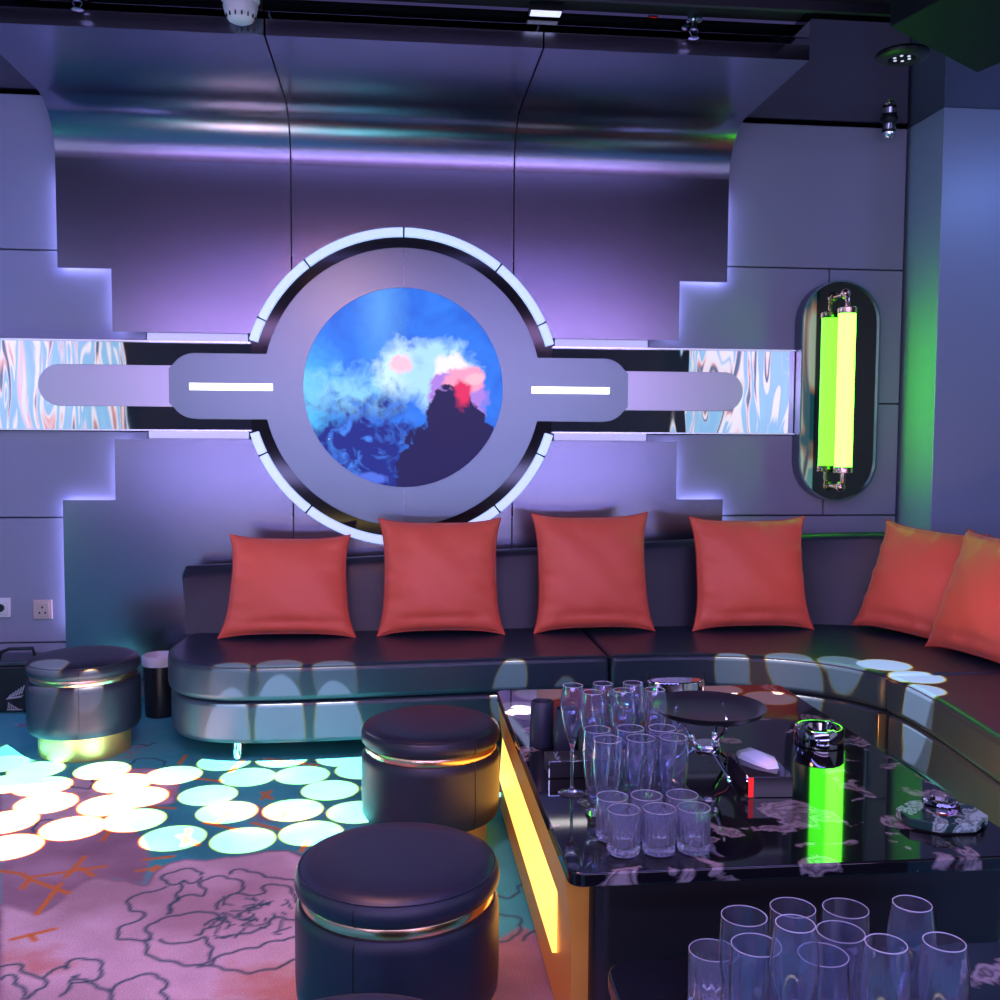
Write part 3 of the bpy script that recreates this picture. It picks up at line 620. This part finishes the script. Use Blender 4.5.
def btop(x, y):
    z = .735 + (x+.95)*.046
    if x > 2.2: z = .88 + min((x-2.2)/.35, 1)*.03
    if y < -1.1: z -= (-1.1-y)*.02
    return z
def backrest(path, capl=False):
    bm = bmesh.new(); rows = []; m = len(path)
    for i, p in enumerate(path):
        a = Vector(path[max(i-1,0)]); b = Vector(path[min(i+1,m-1)]); t = (b-a).normalized(); nrm = Vector((-t.y, t.x))   # outward (to the wall)
        zt = btop(*p); k = 0.
        if capl: k = {0: .045, 1: 0}.get(i, 0)
        sec = [(0,.415),(.035,.55),(.060,.68),(.078,zt-.035),(.092,zt-.010),(.115,zt),(.155,zt),(.178,zt-.012),(.190,zt-.04),(.195,.415)]
        sh = -.04 if (capl and i < 2) else 0.
        rows.append([bm.verts.new((p[0]+nrm.x*o+sh*min(o/.11, 1), p[1]+nrm.y*o, z - (k if z > zt-.036 else 0))) for o, z in sec])
    for r0, r1 in zip(rows, rows[1:]):
        n = len(r0)
        for j in range(n): bm.faces.new((r0[j], r0[(j+1)%n], r1[(j+1)%n], r1[j]))
    bm.faces.new(rows[0]); bm.faces.new(rows[-1][::-1]); return bm
def sofa(label, front, back, bpath, capl=False, legs=()):
    r = thing('sofa_section', (0, 0, 0), label, 'sofa', 'sections of the curved black sofa')
    mesh_obj('seat', Pr(front + back, .268, .42, 'z'), M['sofaleather'], r, True, .026, 4)
    fi = inset(front, .012)
    mesh_obj('base', Pr(fi + back, .085, .264, 'z'), M['sofaleather'], r, True, .022, 4)
    mesh_obj('backrest', backrest(bpath, capl), M['leather'], r, True, .0)
    bm = Tu([(x, y, .412) for x, y in inset(front, .006)], .0035, 6); mesh_obj('piping', bm, M['leather'], r, True)
    for x, y in legs: mesh_obj('leg', move(La([(0,0),(.022,0),(.022,.09),(0,.09)], 20), (x, y, 0)), M['chrome'], r, True)
    return r
bi = [i for i, p in enumerate(BACKPATH)]
fine = []
lp = BACKPATH[:6]; lp = [(-1.050,-.42),(-1.030,-.42)] + lp
sofa('left section of the black leather sofa with a rounded end beside the waste bin', F_left, [(.888,-.24),(-.98,-.24)], lp, True, [(-.715,-1.05),(-.9,-.4),(.7,-1.0),(.7,-.4)])
sofa('middle section of the black leather sofa bending towards the column', F_mid, [(2.50,-1.512),(2.62,-1.1),(2.55,-.75),(2.35,-.45),(2.0,-.27),(.896,-.24)], BACKPATH[6:], False, [(1.1,-1.0),(1.1,-.4),(2.0,-.6)])
sofa('right wing of the black leather sofa running towards the camera', F_right, [(2.75,-3.3),(2.75,-1.1),(2.66,-1.06),(2.54,-1.51)], BACKR, False, [(2.05,-1.7),(2.5,-3.1),(2.0,-3.1)])
tag(mesh_obj('sofa_joint_strip', Bx(1.902,1.936,-1.520,-1.500,.004,.262), M['bronze'], None, True, .003), 'narrow upright bronze strip between the middle and right sofa sections', 'trim strip')

def pillow(w, h, th, seed, taper=.0, n=44):
    bm = bmesh.new(); rr = random.Random(seed); ph = [rr.uniform(0, 6) for _ in range(8)]; G = {}
    for side in (1, -1):
        for i in range(n+1):
            for j in range(n+1):
                u, v = -1+2*i/n, -1+2*j/n
                edge_ = i in (0, n) or j in (0, n)
                if side < 0 and edge_: G[(side,i,j)] = G[(1,i,j)]; continue
                px = 1 - .115*(1-abs(v)**3.2); pz = 1 - .095*(1-abs(u)**3.4)
                x = u*px*w/2*(1 - taper*(v+1)/2); z = v*pz*h/2
                e = (1-u*u)*(1-v*v)
                t = th/2*(e**.42)
                d = min(1-abs(u), 1-abs(v))
                wr = .006*math.sin(13*v+ph[0]+2*u)*max(0, abs(u)-.45)*e**.25*2 + .005*math.sin(11*u+ph[1])*max(0, abs(v)-.5)*e**.25*2
                wr += .004*math.sin(6*u+5*v+ph[2])*e + .0035*math.sin(26*v+4*u+ph[3])*max(0, abs(u)-.62)*e**.2*3 + .0035*math.sin(24*u-3*v+ph[4])*max(0, abs(v)-.66)*e**.2*3
                wr += .010*math.exp(-((v+.78)/.07)**2)*math.exp(-(u/.7)**2)*(-1)
                if side < 0: wr = wr*.5
                G[(side,i,j)] = bm.verts.new((x, -side*(t+wr*(th/.16)) , z))
    for side in (1, -1):
        for i in range(n):
            for j in range(n):
                q = [G[(side,i,j)], G[(side,i+1,j)], G[(side,i+1,j+1)], G[(side,i,j+1)]]
                bm.faces.new(q if side > 0 else q[::-1])
    return bm
def put_pillow(x, y, z, rz, lean, w, h, th, seed, taper, roll, label):
    r = thing('throw_pillow', (x, y, z), label, 'pillow', None)
    o = mesh_obj('pillow_body', move(pillow(w, h, th, seed, taper), (0, 0, h/2)), M['pillow'], r, True); 
    pts = []
    n = 24
    for s in range(4):
        for i in range(n):
            q = -1+2*i/n; u, v = [(q,-1),(1,q),(-q,1),(-1,-q)][s]
            px = 1 - .115*(1-abs(v)**3.2); pz = 1 - .095*(1-abs(u)**3.4)
            pts.append((u*px*w/2*(1 - taper*(v+1)/2), 0, v*pz*h/2 + h/2))
    p = mesh_obj('seam', Tu(pts, .0032, 6, True), M['piping'], r, True)
    r.rotation_euler = (lean, roll, rz)
    return r
R = math.radians
put_pillow(-.553,-.585,.421, 0, R(-17), .645,.50,.17, 1,.11, R(.5), 'coral red throw pillow nearest the waste bin, first from the left on the sofa')
put_pillow(.173,-.575,.421, 0, R(-15), .615,.575,.19, 2,.02, 0, 'coral red throw pillow right below the round screen')
put_pillow(.925,-.555,.421, 0, R(-13), .605,.595,.18, 3,.02, R(-.5), 'coral red throw pillow third from the left, right of the one under the screen')
put_pillow(1.725,-.565,.421, 0, R(-13), .625,.575,.18, 4,.03, 0, 'coral red throw pillow fourth from the left, yellow sheen on its top edge')
put_pillow(2.375,-.80,.424, R(-58), R(-22), .54,.57,.19, 5,.02, R(4), 'coral red throw pillow turned sideways in the sofa corner, yellow tinted top')
put_pillow(2.43,-1.29,.422, R(-80), R(-21), .58,.58,.19, 6,.02, 0, 'coral red throw pillow at the right edge of the picture on the sofa wing')

# ------------------------------------------------------------------ stools
def make_stool(loc, label):
    r = thing('round_stool', loc, label, 'stool', 'round black leather stools')
    mesh_obj('base', La([(0,0),(.188,0),(.190,.004),(.190,.11),(0,.11)], 64), M['gold'], r, True)
    mesh_obj('body', La([(0,.100),(.20,.100),(.222,.106),(.231,.122),(.233,.16),(.233,.295),(.231,.315),(.224,.325),(.20,.328),(0,.328)], 64), M['leather'], r, True)
    mesh_obj('band', La([(.15,.326),(.219,.326),(.2205,.328),(.2205,.350),(.219,.352),(.15,.352)], 64), M['copper_band'], r, True)
    c = mesh_obj('cushion', La([(0,.348),(.20,.348),(.222,.352),(.232,.363),(.2345,.378),(.231,.396),(.2225,.4045),(.216,.411),(.195,.418),(.14,.422),(0,.424)], 64), M['leather'], r, True)
    bm = Tu([(.2242*math.cos(2*PI*i/64), .2242*math.sin(2*PI*i/64), .4040) for i in range(64)], .0024, 6, True)
    a = R(-114)
    mesh_obj('piping', bm, M['leather'], c, True)
    mesh_obj('seam', Tu([((q+.0003)*math.cos(a), (q+.0003)*math.sin(a), z) for q, z in ((.2242,.404),(.231,.396),(.2345,.378),(.232,.363),(.222,.352))], .0016, 6), M['darkplastic'], c, True)
    mesh_obj('seam', Tu([((q+.0003)*math.cos(a), (q+.0003)*math.sin(a), z) for q, z in ((.224,.325),(.231,.315),(.233,.295),(.233,.16),(.231,.122),(.222,.106))], .0016, 6), M['darkplastic'], r, True)
    return r
M['copper_band'] = mat('rose_gold_band', (1.0,.66,.40), 1., .22)
st = make_stool((-.043,-3.087,0), 'large round black leather stool in the foreground with a rose gold band')
dup(st, (.072,-2.0,0), 'round black leather stool beside the table, its right side lit amber', rz=R(60))
dup(st, (-1.397,-.860,0), 'round black leather stool by the back wall, beside the waste bin', rz=R(35))
dup(st, (-.115,-3.86,0), 'round stool at the bottom edge, only a sliver of its top showing', rz=R(200))

# ------------------------------------------------------------------ waste bin
wb = thing('waste_bin', (-1.195,-.335,0), 'small round black waste bin with a white liner between the far stool and the sofa', 'waste bin')
mesh_obj('bucket', La([(0,0),(.068,0),(.072,.004),(.080,.27),(.080,.29),(.076,.29),(.070,.010),(0,.010)], 40), M['darkplastic'], wb, True)
mesh_obj('liner', La([(.0815,.252),(.083,.255),(.0835,.296),(.080,.302),(.075,.296),(.070,.22),(.05,.18),(0,.16)], 40, mod=lambda j, a: 1+.02*math.sin(9*a+j)), M['linen'], wb, True)

# ------------------------------------------------------------------ amplifier case at the left edge
am = thing('amplifier_case', (-2.06,-.15,0), 'black equipment case with a handle and white marks, cut off at the left edge', 'equipment case')
mesh_obj('case_body', Bx(-.24,.24,-.105,.10,.012,.235), M['darkplastic'], am, True, .008)
mesh_obj('case_lid', Bx(-.24,.24,-.105,.10,.238,.262), mat('carbon_lid', (.06,.08,.10), .3, .3), am, True, .006)
mesh_obj('handle', Tu([(.06,-.05,.262),(.07,-.05,.295),(.11,-.05,.312),(.22,-.05,.314),(.235,-.05,.262)], .009, 10), M['darkplastic'], am, True)
for x in (-.2,.2): mesh_obj('foot', Bx(x-.02,x+.02,-.08,.08,0,.012), M['darkplastic'], am, False)
def mark(polys, label):
    bm = bmesh.new()
    for p in polys: prism(bm, p, -.1065, -.1050)
    o = mesh_obj('printed_mark', bm, M['ink'], am, False); o['label'] = label
f_ = []
for i in range(6): f_.append([(.130+i*.012,.080+i*.004),(.142+i*.013,.098+i*.009),(.147+i*.013,.096+i*.009),(.137+i*.012,.078+i*.004)])
f_.append([(.120,.072),(.19,.080),(.205,.092),(.128,.080)])
f_ = [[(x-.012, z) for x, z in p] for p in f_]
mark(f_, 'white winged mark')
tp = []
for i in range(7): tp.append([(.128+i*.009,.022),(.131+i*.009,.022),(.134+i*.006,.058-i*.0045),(.131+i*.006,.058-i*.0045)])
tp.append([(.124,.018),(.196,.018),(.196,.022),(.124,.022)])
tp = [[(x-.012, z) for x, z in p] for p in tp]
mark(tp, 'white hatched triangle mark')

# ------------------------------------------------------------------ big marble table
def rrect(x0, x1, y0, y1, r, n=6):
    return arc(x1-r, y1-r, r, 0, 90, n) + arc(x0+r, y1-r, r, 90, 180, n) + arc(x0+r, y0+r, r, 180, 270, n) + arc(x1-r, y0+r, r, 270, 360, n)
tb = thing('marble_table', (.86,-2.52,0), 'large low table with a glossy black marble top and amber light panels in its sides', 'table')
def loc(pts): return [(x-.86, y+2.52) for x, y in pts]
mesh_obj('table_top', Pr(loc(rrect(.320,1.395,-3.292,-1.738,.035)), .418, .45, 'z'), M['marble'], tb, True, .004)
bodym = mat('dark_satin_metal', (.06,.05,.06), .8, .35)
mesh_obj('body', Pr(loc(rrect(.376,1.34,-3.262,-1.785,.04)), .02, .418, 'z'), bodym, tb, True)
mesh_obj('plinth', Pr(loc(rrect(.39,1.325,-3.23,-1.80,.03)), .0, .02, 'z'), M['matteblack'], tb, False)
for s in (1, -1):
    c = .8575 - .86
    q = [(c+s*(x-.8575), z) for x, z in ((.322,.417),(.338,.291),(.338,.136),(.334,.022),(.378,.022),(.378,.417))]
    f = mesh_obj('side_frame', Pr(q, -3.225+2.52, -1.775+2.52), M['goldframe'], tb, True)
    q = [(c+s*(x-.8575), z) for x, z in ((.3375,.288),(.327,.138),(.341,.138),(.341,.288))]
    o = mesh_obj('light_panel', Pr(q, -3.03+2.52, -1.80+2.52), M['orange' if s > 0 else 'orange_far'], f, False); o['label'] = 'glowing amber light panel'
o = mesh_obj('cable_opening', Bx(*sorted((Vx-.86 for Vx in (1.085,1.165))), -.7445,-.735, .27,.315), M['matteblack'], tb, False)

# small table in the foreground
t2 = thing('small_marble_table', (.86,-4.1,0), 'second black marble table in the bottom right corner, carrying a crowd of glasses', 'table')
mesh_obj('table_top', Pr([(x-.86, y+4.1) for x, y in rrect(.318,1.40,-4.62,-3.648,.05)], .418, .45, 'z'), M['marble'], t2, True, .004)
mesh_obj('body', Pr([(x-.86, y+4.1) for x, y in rrect(.36,1.35,-4.57,-3.70,.04)], .0, .418, 'z'), bodym, t2, True)
mesh_obj('edge_band', Bx(.322-.86,.330-.86,-4.57+4.1,-3.70+4.1,.25,.418), M['gold'], t2, False)

TZ = .4502
# ------------------------------------------------------------------ glasses
def flute():
    o = [(.0,.0),(.036,.0),(.0365,.0015),(.034,.003),(.015,.006),(.006,.010),(.0042,.020),(.0040,.10),(.0050,.122),(.0085,.130),(.016,.150),(.025,.185),(.0315,.215),(.0325,.230),(.0310,.250),(.0280,.272),(.0262,.285)]
    i = [(.0250,.285),(.0268,.272),(.0297,.250),(.0311,.230),(.0302,.215),(.0236,.185),(.0146,.150),(.006,.134),(0,.131)]
    return La(o+i, 28)
def pilsner():
    o = [(0,0),(.026,0),(.0275,.002),(.0275,.008),(.0225,.016),(.0215,.024),(.023,.040),(.028,.080),(.0335,.120),(.0362,.150),(.0365,.170),(.0350,.195),(.0345,.210)]
    i = [(.0330,.210),(.0336,.195),(.0350,.170),(.0346,.150),(.0318,.120),(.0262,.080),(.021,.040),(.018,.030),(0,.028)]
    return La(o+i, 28)
def tumbler():
    n = 64
    o = [(0,0),(.030,0),(.0345,.003),(.0355,.008),(.0368,.014),(.0350,.019),(.0368,.024),(.0350,.029),(.0368,.034),(.0352,.040),(.0365,.046),(.0365,.078),(.0368,.083),(.0372,.100)]
    i = [(.0355,.100),(.0350,.080),(.0335,.030),(.030,.022),(0,.021)]
    def md(j, a):
        if 2 <= j <= 11: return 1 + .075*(abs(math.sin(a*11))-.7)
        return 1
    return La(o+i, 110, mod=md)
kinds = {'flute': ('champagne_flute', mesh_obj('champagne_flute', flute(), M['glass'])), 'pil': ('beer_glass', mesh_obj('beer_glass', pilsner(), M['glass'])), 'tum': ('cut_glass_tumbler', mesh_obj('cut_glass_tumbler', tumbler(), M['cutglass']))}
used = set(); rims = {}
def glass(k, x, y, label, group, rz=0):
    src = kinds[k][1]
    if k in used: o = src.copy(); COL.objects.link(o)
    else: o = src; used.add(k)
    o.location = (x, y, TZ); o.rotation_euler = (0, 0, rz)
    rr_, rh_ = {'flute': (.0256,.285), 'pil': (.03375,.210), 'tum': (.0363,.100)}[k]
    if k not in rims: rims[k] = mesh_obj('rim', Tu([(rr_*math.cos(2*PI*i/28), rr_*math.sin(2*PI*i/28), rh_) for i in range(28)], .0008, 6, True), M['rimglass'], o, True)
    else: q_ = rims[k].copy(); COL.objects.link(q_); q_.parent = o
    tag(o, label, 'glass', group)
GF = 'champagne flutes on the large table'; GP = 'beer glasses on the large table'; GT = 'cut glass tumblers on the large table'
for x, y, l in ((.410,-2.812,'champagne flute at the left end of the flutes, whole stem and foot visible'),
                (.448,-2.885,'champagne flute just behind the back left beer glass, its foot overlapped by it'),
                (.492,-2.800,'champagne flute in the rear row, next to the leftmost flute'),
                (.530,-2.872,'champagne flute in the middle of the flutes, in front of the green crystal ashtray'),
                (.572,-2.800,'champagne flute at the right of the rear row of flutes'),
                (.612,-2.872,'champagne flute at the right end of the flutes, next to the fruit stand')):
    glass('flute', x, y, l, GF)
for x, y, l in ((.446,-2.955,'tall clear beer glass at the left of the rear beer glass row'),(.530,-2.952,'tall clear beer glass in the middle of the rear beer glass row'),(.610,-2.955,'tall clear beer glass at the right of the rear beer glass row'),
                (.455,-3.036,'tall clear beer glass at the left of the front beer glass row'),(.536,-3.034,'tall clear beer glass in the middle of the front beer glass row'),(.617,-3.032,'tall clear beer glass at the right of the front beer glass row')):
    glass('pil', x, y, l, GP)
for x, y, l in ((.459,-3.197,'cut glass tumbler at the front left, nearest the table corner'),(.539,-3.199,'cut glass tumbler in the middle of the front row'),(.619,-3.199,'cut glass tumbler at the right of the front row'),
                (.450,-3.116,'cut glass tumbler in the second row, left'),(.531,-3.116,'cut glass tumbler in the second row, middle'),(.615,-3.118,'cut glass tumbler in the second row, right, rim visible behind the front ones')):
    glass('tum', x, y, l, GT)
GS = 'glasses on the small foreground table'
for k, x, y, l in (('tum',.461,-3.815,'cut glass tumbler on the small table, left of the tall glasses'),
    ('pil',.474,-3.924,'tall clear glass on the small table, back row far left'),
    ('pil',.558,-3.905,'tall clear glass on the small table, back row second from left'),
    ('pil',.638,-3.915,'tall clear glass on the small table, back row middle'),
    ('pil',.598,-3.985,'tall clear glass on the small table, second row middle'),
    ('pil',.460,-4.010,'tall clear glass on the small table, front row left'),
    ('pil',.545,-4.045,'tall clear glass on the small table, front row middle'),
    ('flute',.480,-4.100,'champagne flute on the small table, leftmost of the flutes, between beer glasses'),
    ('flute',.665,-4.060,'champagne flute on the small table, rim highest at the right of the cluster'),
    ('flute',.575,-4.162,'champagne flute on the small table, nearest the camera'),
    ('flute',.652,-4.165,'champagne flute on the small table, far right of the cluster')):
    glass(k, x, y, l, GS)

# ------------------------------------------------------------------ things on the large table
for i, (x, y, h, l) in enumerate(((.392,-2.40,.135,'dark dice cup at the left of the three, behind the low black box'),(.455,-2.47,.130,'dark dice cup in the middle of the three, behind the low black box'),(.515,-2.545,.115,'dark dice cup at the right of the three, partly behind the leftmost flute'))):
    o = mesh_obj('dice_cup', La([(0,0),(.036,0),(.038,.004),(.034,h-.004),(.031,h),(.029,h-.006),(.032,.01),(0,.01)], 32), mat('navy_plastic', (.02,.025,.05), 0, .4) if i == 0 else bpy.data.materials['navy_plastic'])
    o.location = (x, y, TZ); tag(o, l, 'cup', 'dark dice cups')
bxo = thing('pierced_black_box', (.462,-2.655,TZ), 'low black box with a pierced top behind the flutes', 'box')
mesh_obj('box_body', Bx(-.095,.095,-.045,.045,0,.048), M['darkplastic'], bxo, True, .003)
for sx in (-1, 1): mesh_obj('edge_trim', Bx(*sorted((sx*.093,sx*.096)),-.0465,-.0445,.003,.047), M['chrome'], bxo, False)
mesh_obj('edge_trim', Bx(-.095,.095,-.0465,-.0445,.0455,.0485), M['chrome'], bxo, False)
for i in range(4):
    for j in range(2): mesh_obj('stud', move(La([(0,0),(.008,0),(.008,.004),(.004,.005),(.0,.003)], 12), (-.066+i*.044,-.02+j*.038,.048)), M['chrome'], bxo, True)
# fruit stand
fs = thing('fruit_stand', (.815,-2.68,TZ), 'round black serving plate on curved chrome legs', 'serving stand')
ph = .170
mesh_obj('plate', La([(0,ph),(.125,ph),(.150,ph+.010),(.158,ph+.018),(.160,ph+.018),(.153,ph+.006),(.128,ph-.006),(0,ph-.006)], 64), mat('black_plate', (.02,.02,.03), 0., .3), fs, True)
mesh_obj('hub', La([(0,.055),(.034,.055),(.036,.058),(.036,.080),(.034,.083),(0,.083)], 32), M['chrome'], fs, True)
for k in range(3):
    a = R(-75+120*k); c_, s_ = math.cos(a), math.sin(a)
    prof_ = [(.115,.003),(.100,.022),(.060,.045),(.036,.062),(.036,.078),(.050,.105),(.078,.135),(.090,.160),(.085,.180)]
    pts = []
    for i in range(len(prof_)-1):
        p0, p1, p2, p3 = prof_[max(i-1,0)], prof_[i], prof_[i+1], prof_[min(i+2,len(prof_)-1)]
        for q in range(4):
            t = q/4; f = lambda e: .5*((2*p1[e])+(-p0[e]+p2[e])*t+(2*p0[e]-5*p1[e]+4*p2[e]-p3[e])*t*t+(-p0[e]+3*p1[e]-3*p2[e]+p3[e])*t**3)
            pts.append((f(0)*c_, f(0)*s_, max(f(1),.005)))
    pts.append((.085*c_,.085*s_,.180))
    lg = mesh_obj('leg', Tu(pts, .0055, 8), M['chrome'], fs, True)
    mesh_obj('knob', move(La([(0,-.012),(.009,-.010),(.011,0),(.009,.010),(0,.012)], 16), (.038*c_*1.15,.038*s_*1.15,.092)), M['chrome'], lg, True)
# ice bucket / chrome tray at the back
ib = thing('chrome_tray', (.955,-1.875,TZ), 'oval chrome tray with wire handles at the back of the table', 'tray')
mesh_obj('tray_body', Pr([(1.9*x, .8*y) for x, y in arc(0,0,.055,0,360,32)[:-1]], .008, .058, 'z'), M['chrome'], ib, True, .004)
mesh_obj('foot', Pr([(1.7*x, .7*y) for x, y in arc(0,0,.055,0,360,32)[:-1]], .0, .009, 'z'), M['darkplastic'], ib, True)
for s in (-1, 1): mesh_obj('handle', Tu([(s*(.100+.008*math.cos(t)), 0, .062+.028*math.sin(t)) for t in [PI*2*i/12 for i in range(12)]], .003, 8, True), M['darkplastic'], ib, True)
# green crystal ashtray
def crystal(r0, h, n, m, name, loc_, label, cat):
    o = mesh_obj(name, La([(0,0),(r0*.8,0),(r0,h*.35),(r0*.92,h*.8),(r0*.8,h),(r0*.62,h),(r0*.5,h*.45),(0,h*.38)], n), m, None, False)
    o.location = loc_; return tag(o, label, cat)
crystal(.06,.040,8,M['greenglass'],'crystal_ashtray',(.745,-1.98,TZ),'faceted green tinted crystal ashtray behind the champagne flutes','ashtray')
# chrome ashtray
ca = thing('chrome_ashtray', (1.235,-2.46,TZ), 'round polished black chrome ashtray in front of the sofa corner', 'ashtray')
mesh_obj('bowl', La([(0,0),(.071,0),(.074,.003),(.074,.050),(.071,.054),(.060,.055),(.050,.050),(.044,.028),(.02,.020),(0,.020)], 48), mat('black_chrome', (.25,.25,.28), 1., .06), ca, True)
for k in range(3):
    a = R(40+120*k); mesh_obj('cigarette_rest', move(Bx(-.012,.012,-.005,.005,.050,.0575), (.060*math.cos(a), .060*math.sin(a), 0)), M['chrome'], ca, True, .001)
# tissue box
tx = thing('tissue_box', (.925,-2.785,TZ), 'black mirrored tissue box with a white tissue on top', 'tissue box', rz=R(-4))
mesh_obj('box', Bx(-.058,.058,-.108,.108,0,.055), mat('black_mirror', (.05,.05,.06), .6, .05), tx, True, .002)
o = mesh_obj('red_reflection_strip', Bx(-.0588,-.046,-.1092,-.1075,.002,.053), M['red'], tx, False); o['label'] = 'red reflection made as a glowing strip'  # red reflection on the box corner, built as a glowing strip
bm = bmesh.new()
hexa = [(-.040,.085),(.000,.098),(.034,.090),(.052,.020),(.040,-.045),(.008,-.052),(-.020,-.010),(-.045,.045)]
top = [bm.verts.new((x*.9, y*.9, .066+.006*math.sin(i*2.1))) for i, (x, y) in enumerate(hexa)]; c = bm.verts.new((0,.03,.082)); bot = [bm.verts.new((x, y, .0555)) for x, y in hexa]
for i in range(8): bm.faces.new((top[i], top[(i+1)%8], c)); bm.faces.new((bot[i], bot[(i+1)%8], top[(i+1)%8], top[i]))
bm.faces.new(bot[::-1])
mesh_obj('tissue', bm, M['tissue'], tx, False)
# marble tray and ashtray
mt_ = thing('marble_tray', (1.270,-3.09,TZ), 'octagonal dark green marble tray near the right front of the table', 'tray')
oct_ = [(.108*math.cos(PI/8+PI/4*i), .085*math.sin(PI/8+PI/4*i)) for i in range(8)]
mesh_obj('slab', Pr(oct_, .004, .026, 'z'), M['greenmarble'], mt_, True, .002)
mesh_obj('pad', Pr([(.9*x,.9*y) for x, y in oct_], .0, .005, 'z'), M['darkplastic'], mt_, False)
crystal(.046,.028,8,M['pinkglass'],'small_crystal_ashtray',(1.272,-3.085,TZ+.0262),'lilac crystal ashtray standing on the octagonal marble tray','ashtray')

# ------------------------------------------------------------------ ceiling fittings
def hang(name, loc_, label, cat): return thing(name, loc_, label, cat)
sd = hang('smoke_detector', (-.655,-1.16,3.115), 'white domed smoke detector on the black ceiling above the left sheet', 'smoke detector')
mesh_obj('mount', La([(0,.024),(.075,.024),(.075,-.020),(.066,-.028),(0,-.028)], 32), M['white'], sd, True)
dm = mesh_obj('dome', La([(0,-.026),(.066,-.026),(.068,-.045),(.060,-.075),(.048,-.095),(.030,-.104),(0,-.106)], 32), M['white'], sd, True)
for i in range(14):
    a = 2*PI*i/14; mesh_obj('vent_slot', Bx(-.003,.003,-.003,.003,-.092,-.066), M['darkplastic'], dm, False).location = (.056*math.cos(a),.056*math.sin(a),0)
def sprinkler(x, y, label):
    s = hang('sprinkler_head', (x, y, 3.12), label, 'sprinkler'); s['group'] = 'ceiling sprinkler heads'
    mesh_obj('escutcheon', La([(0,.019),(.035,.019),(.032,-.010),(.012,-.014),(.010,-.045),(0,-.045)], 24), M['chrome'], s, True)
    mesh_obj('frame', Tu([(-.012,0,-.04),(-.018,0,-.055),(-.006,0,-.075),(.006,0,-.075),(.018,0,-.055),(.012,0,-.04)], .003, 6), M['chrome'], s, True)
    mesh_obj('deflector', La([(0,-.074),(.020,-.076),(.022,-.080),(0,-.082)], 20), M['chrome'], s, True)
sprinkler(-1.285,-1.14,'chrome ceiling sprinkler head at the top left'); sprinkler(1.195,-1.15,'chrome ceiling sprinkler head at the top, right of centre')
pl_ = thing('ceiling_panel_light', (.567,-1.165,3.125), 'small pale rectangular light on the black ceiling', 'light')
mesh_obj('housing', Bx(-.068,.068,-.03,.03,-.020,.014), M['darkplastic'], pl_, False); mesh_obj('lens', Bx(-.062,.062,-.025,.025,-.024,-.020), M['liteblue'], pl_, False)
rl = thing('red_indicator', (1.03,-1.10,3.14), 'tiny red indicator light at the ceiling edge', 'light')
mesh_obj('housing', Bx(-.02,.02,-.012,.012,-.03,0), M['darkplastic'], rl, False); mesh_obj('lens', Bx(-.016,.016,-.0135,-.012,-.027,-.008), M['red'], rl, False)
dl = thing('ceiling_downlight', (2.20,-.97,3.08), 'round recessed ceiling downlight with six small diodes', 'light')
mesh_obj('trim_ring', La([(.055,0),(.115,0),(.112,-.010),(.085,-.022),(.062,-.018),(.055,-.006)], 40), M['chrome_dark'] if 'chrome_dark' in M else M['darkplastic'], dl, True)
mesh_obj('lens', La([(0,-.012),(.058,-.012),(.058,-.004),(0,-.004)], 32), M['matteblack'], dl, False)
for i in range(6): mesh_obj('diode', move(La([(0,-.017),(.007,-.015),(.007,-.011),(0,-.011)], 10), (.034*math.cos(PI/3*i), .034*math.sin(PI/3*i), 0)), M['leddot'], dl, True)
cs = thing('ceiling_spotlight', (2.585,-.10,3.08), 'small black and chrome spotlight hanging at the top of the right wall', 'spotlight')
mesh_obj('body', La([(0,0),(.045,0),(.045,-.010),(.036,-.018),(.036,-.070),(0,-.070)], 24), M['darkplastic'], cs, True)
mesh_obj('collar', La([(.0,-.028),(.038,-.028),(.038,-.056),(0,-.056)], 24), M['chrome'], cs, True)
mesh_obj('dome', La([(0,-.066),(.034,-.066),(.032,-.085),(.020,-.102),(0,-.106)], 24), M['chrome'], cs, True)
# hanging loudspeaker at the top right corner
sp_ = thing('hanging_loudspeaker', (2.13,-1.62,2.85), 'big black box loudspeaker hanging from the ceiling in the top right corner', 'loudspeaker')
spk = mat('speaker_black', (.006,.012,.012), 0, .6, Specular_IOR_Level=.2)
mesh_obj('cabinet', Pr([(2.287-2.13,-1.421+1.62),(1.718-2.13,-1.813+1.62),(1.82-2.13,-2.22+1.62),(2.46-2.13,-2.15+1.62)], 0, .25, 'z'), spk, sp_, True, .004)
mesh_obj('mounting_rod', La([(0,.25),(.015,.25),(.015,.29),(0,.29)], 16), M['darkplastic'], sp_, True)
bd = mat('yellow_print', (.5,.5,.12), 0, .5)
bm = bmesh.new()
for i in range(3): box(bm, i*.02, i*.02+.012, -.001, .0, .0, .012)
bo = mesh_obj('badge', bm, bd, sp_, False); bo.location = (1.94-2.13,-1.665+1.62,.006); bo.rotation_euler = (R(90),0,math.atan2(.392,.569))
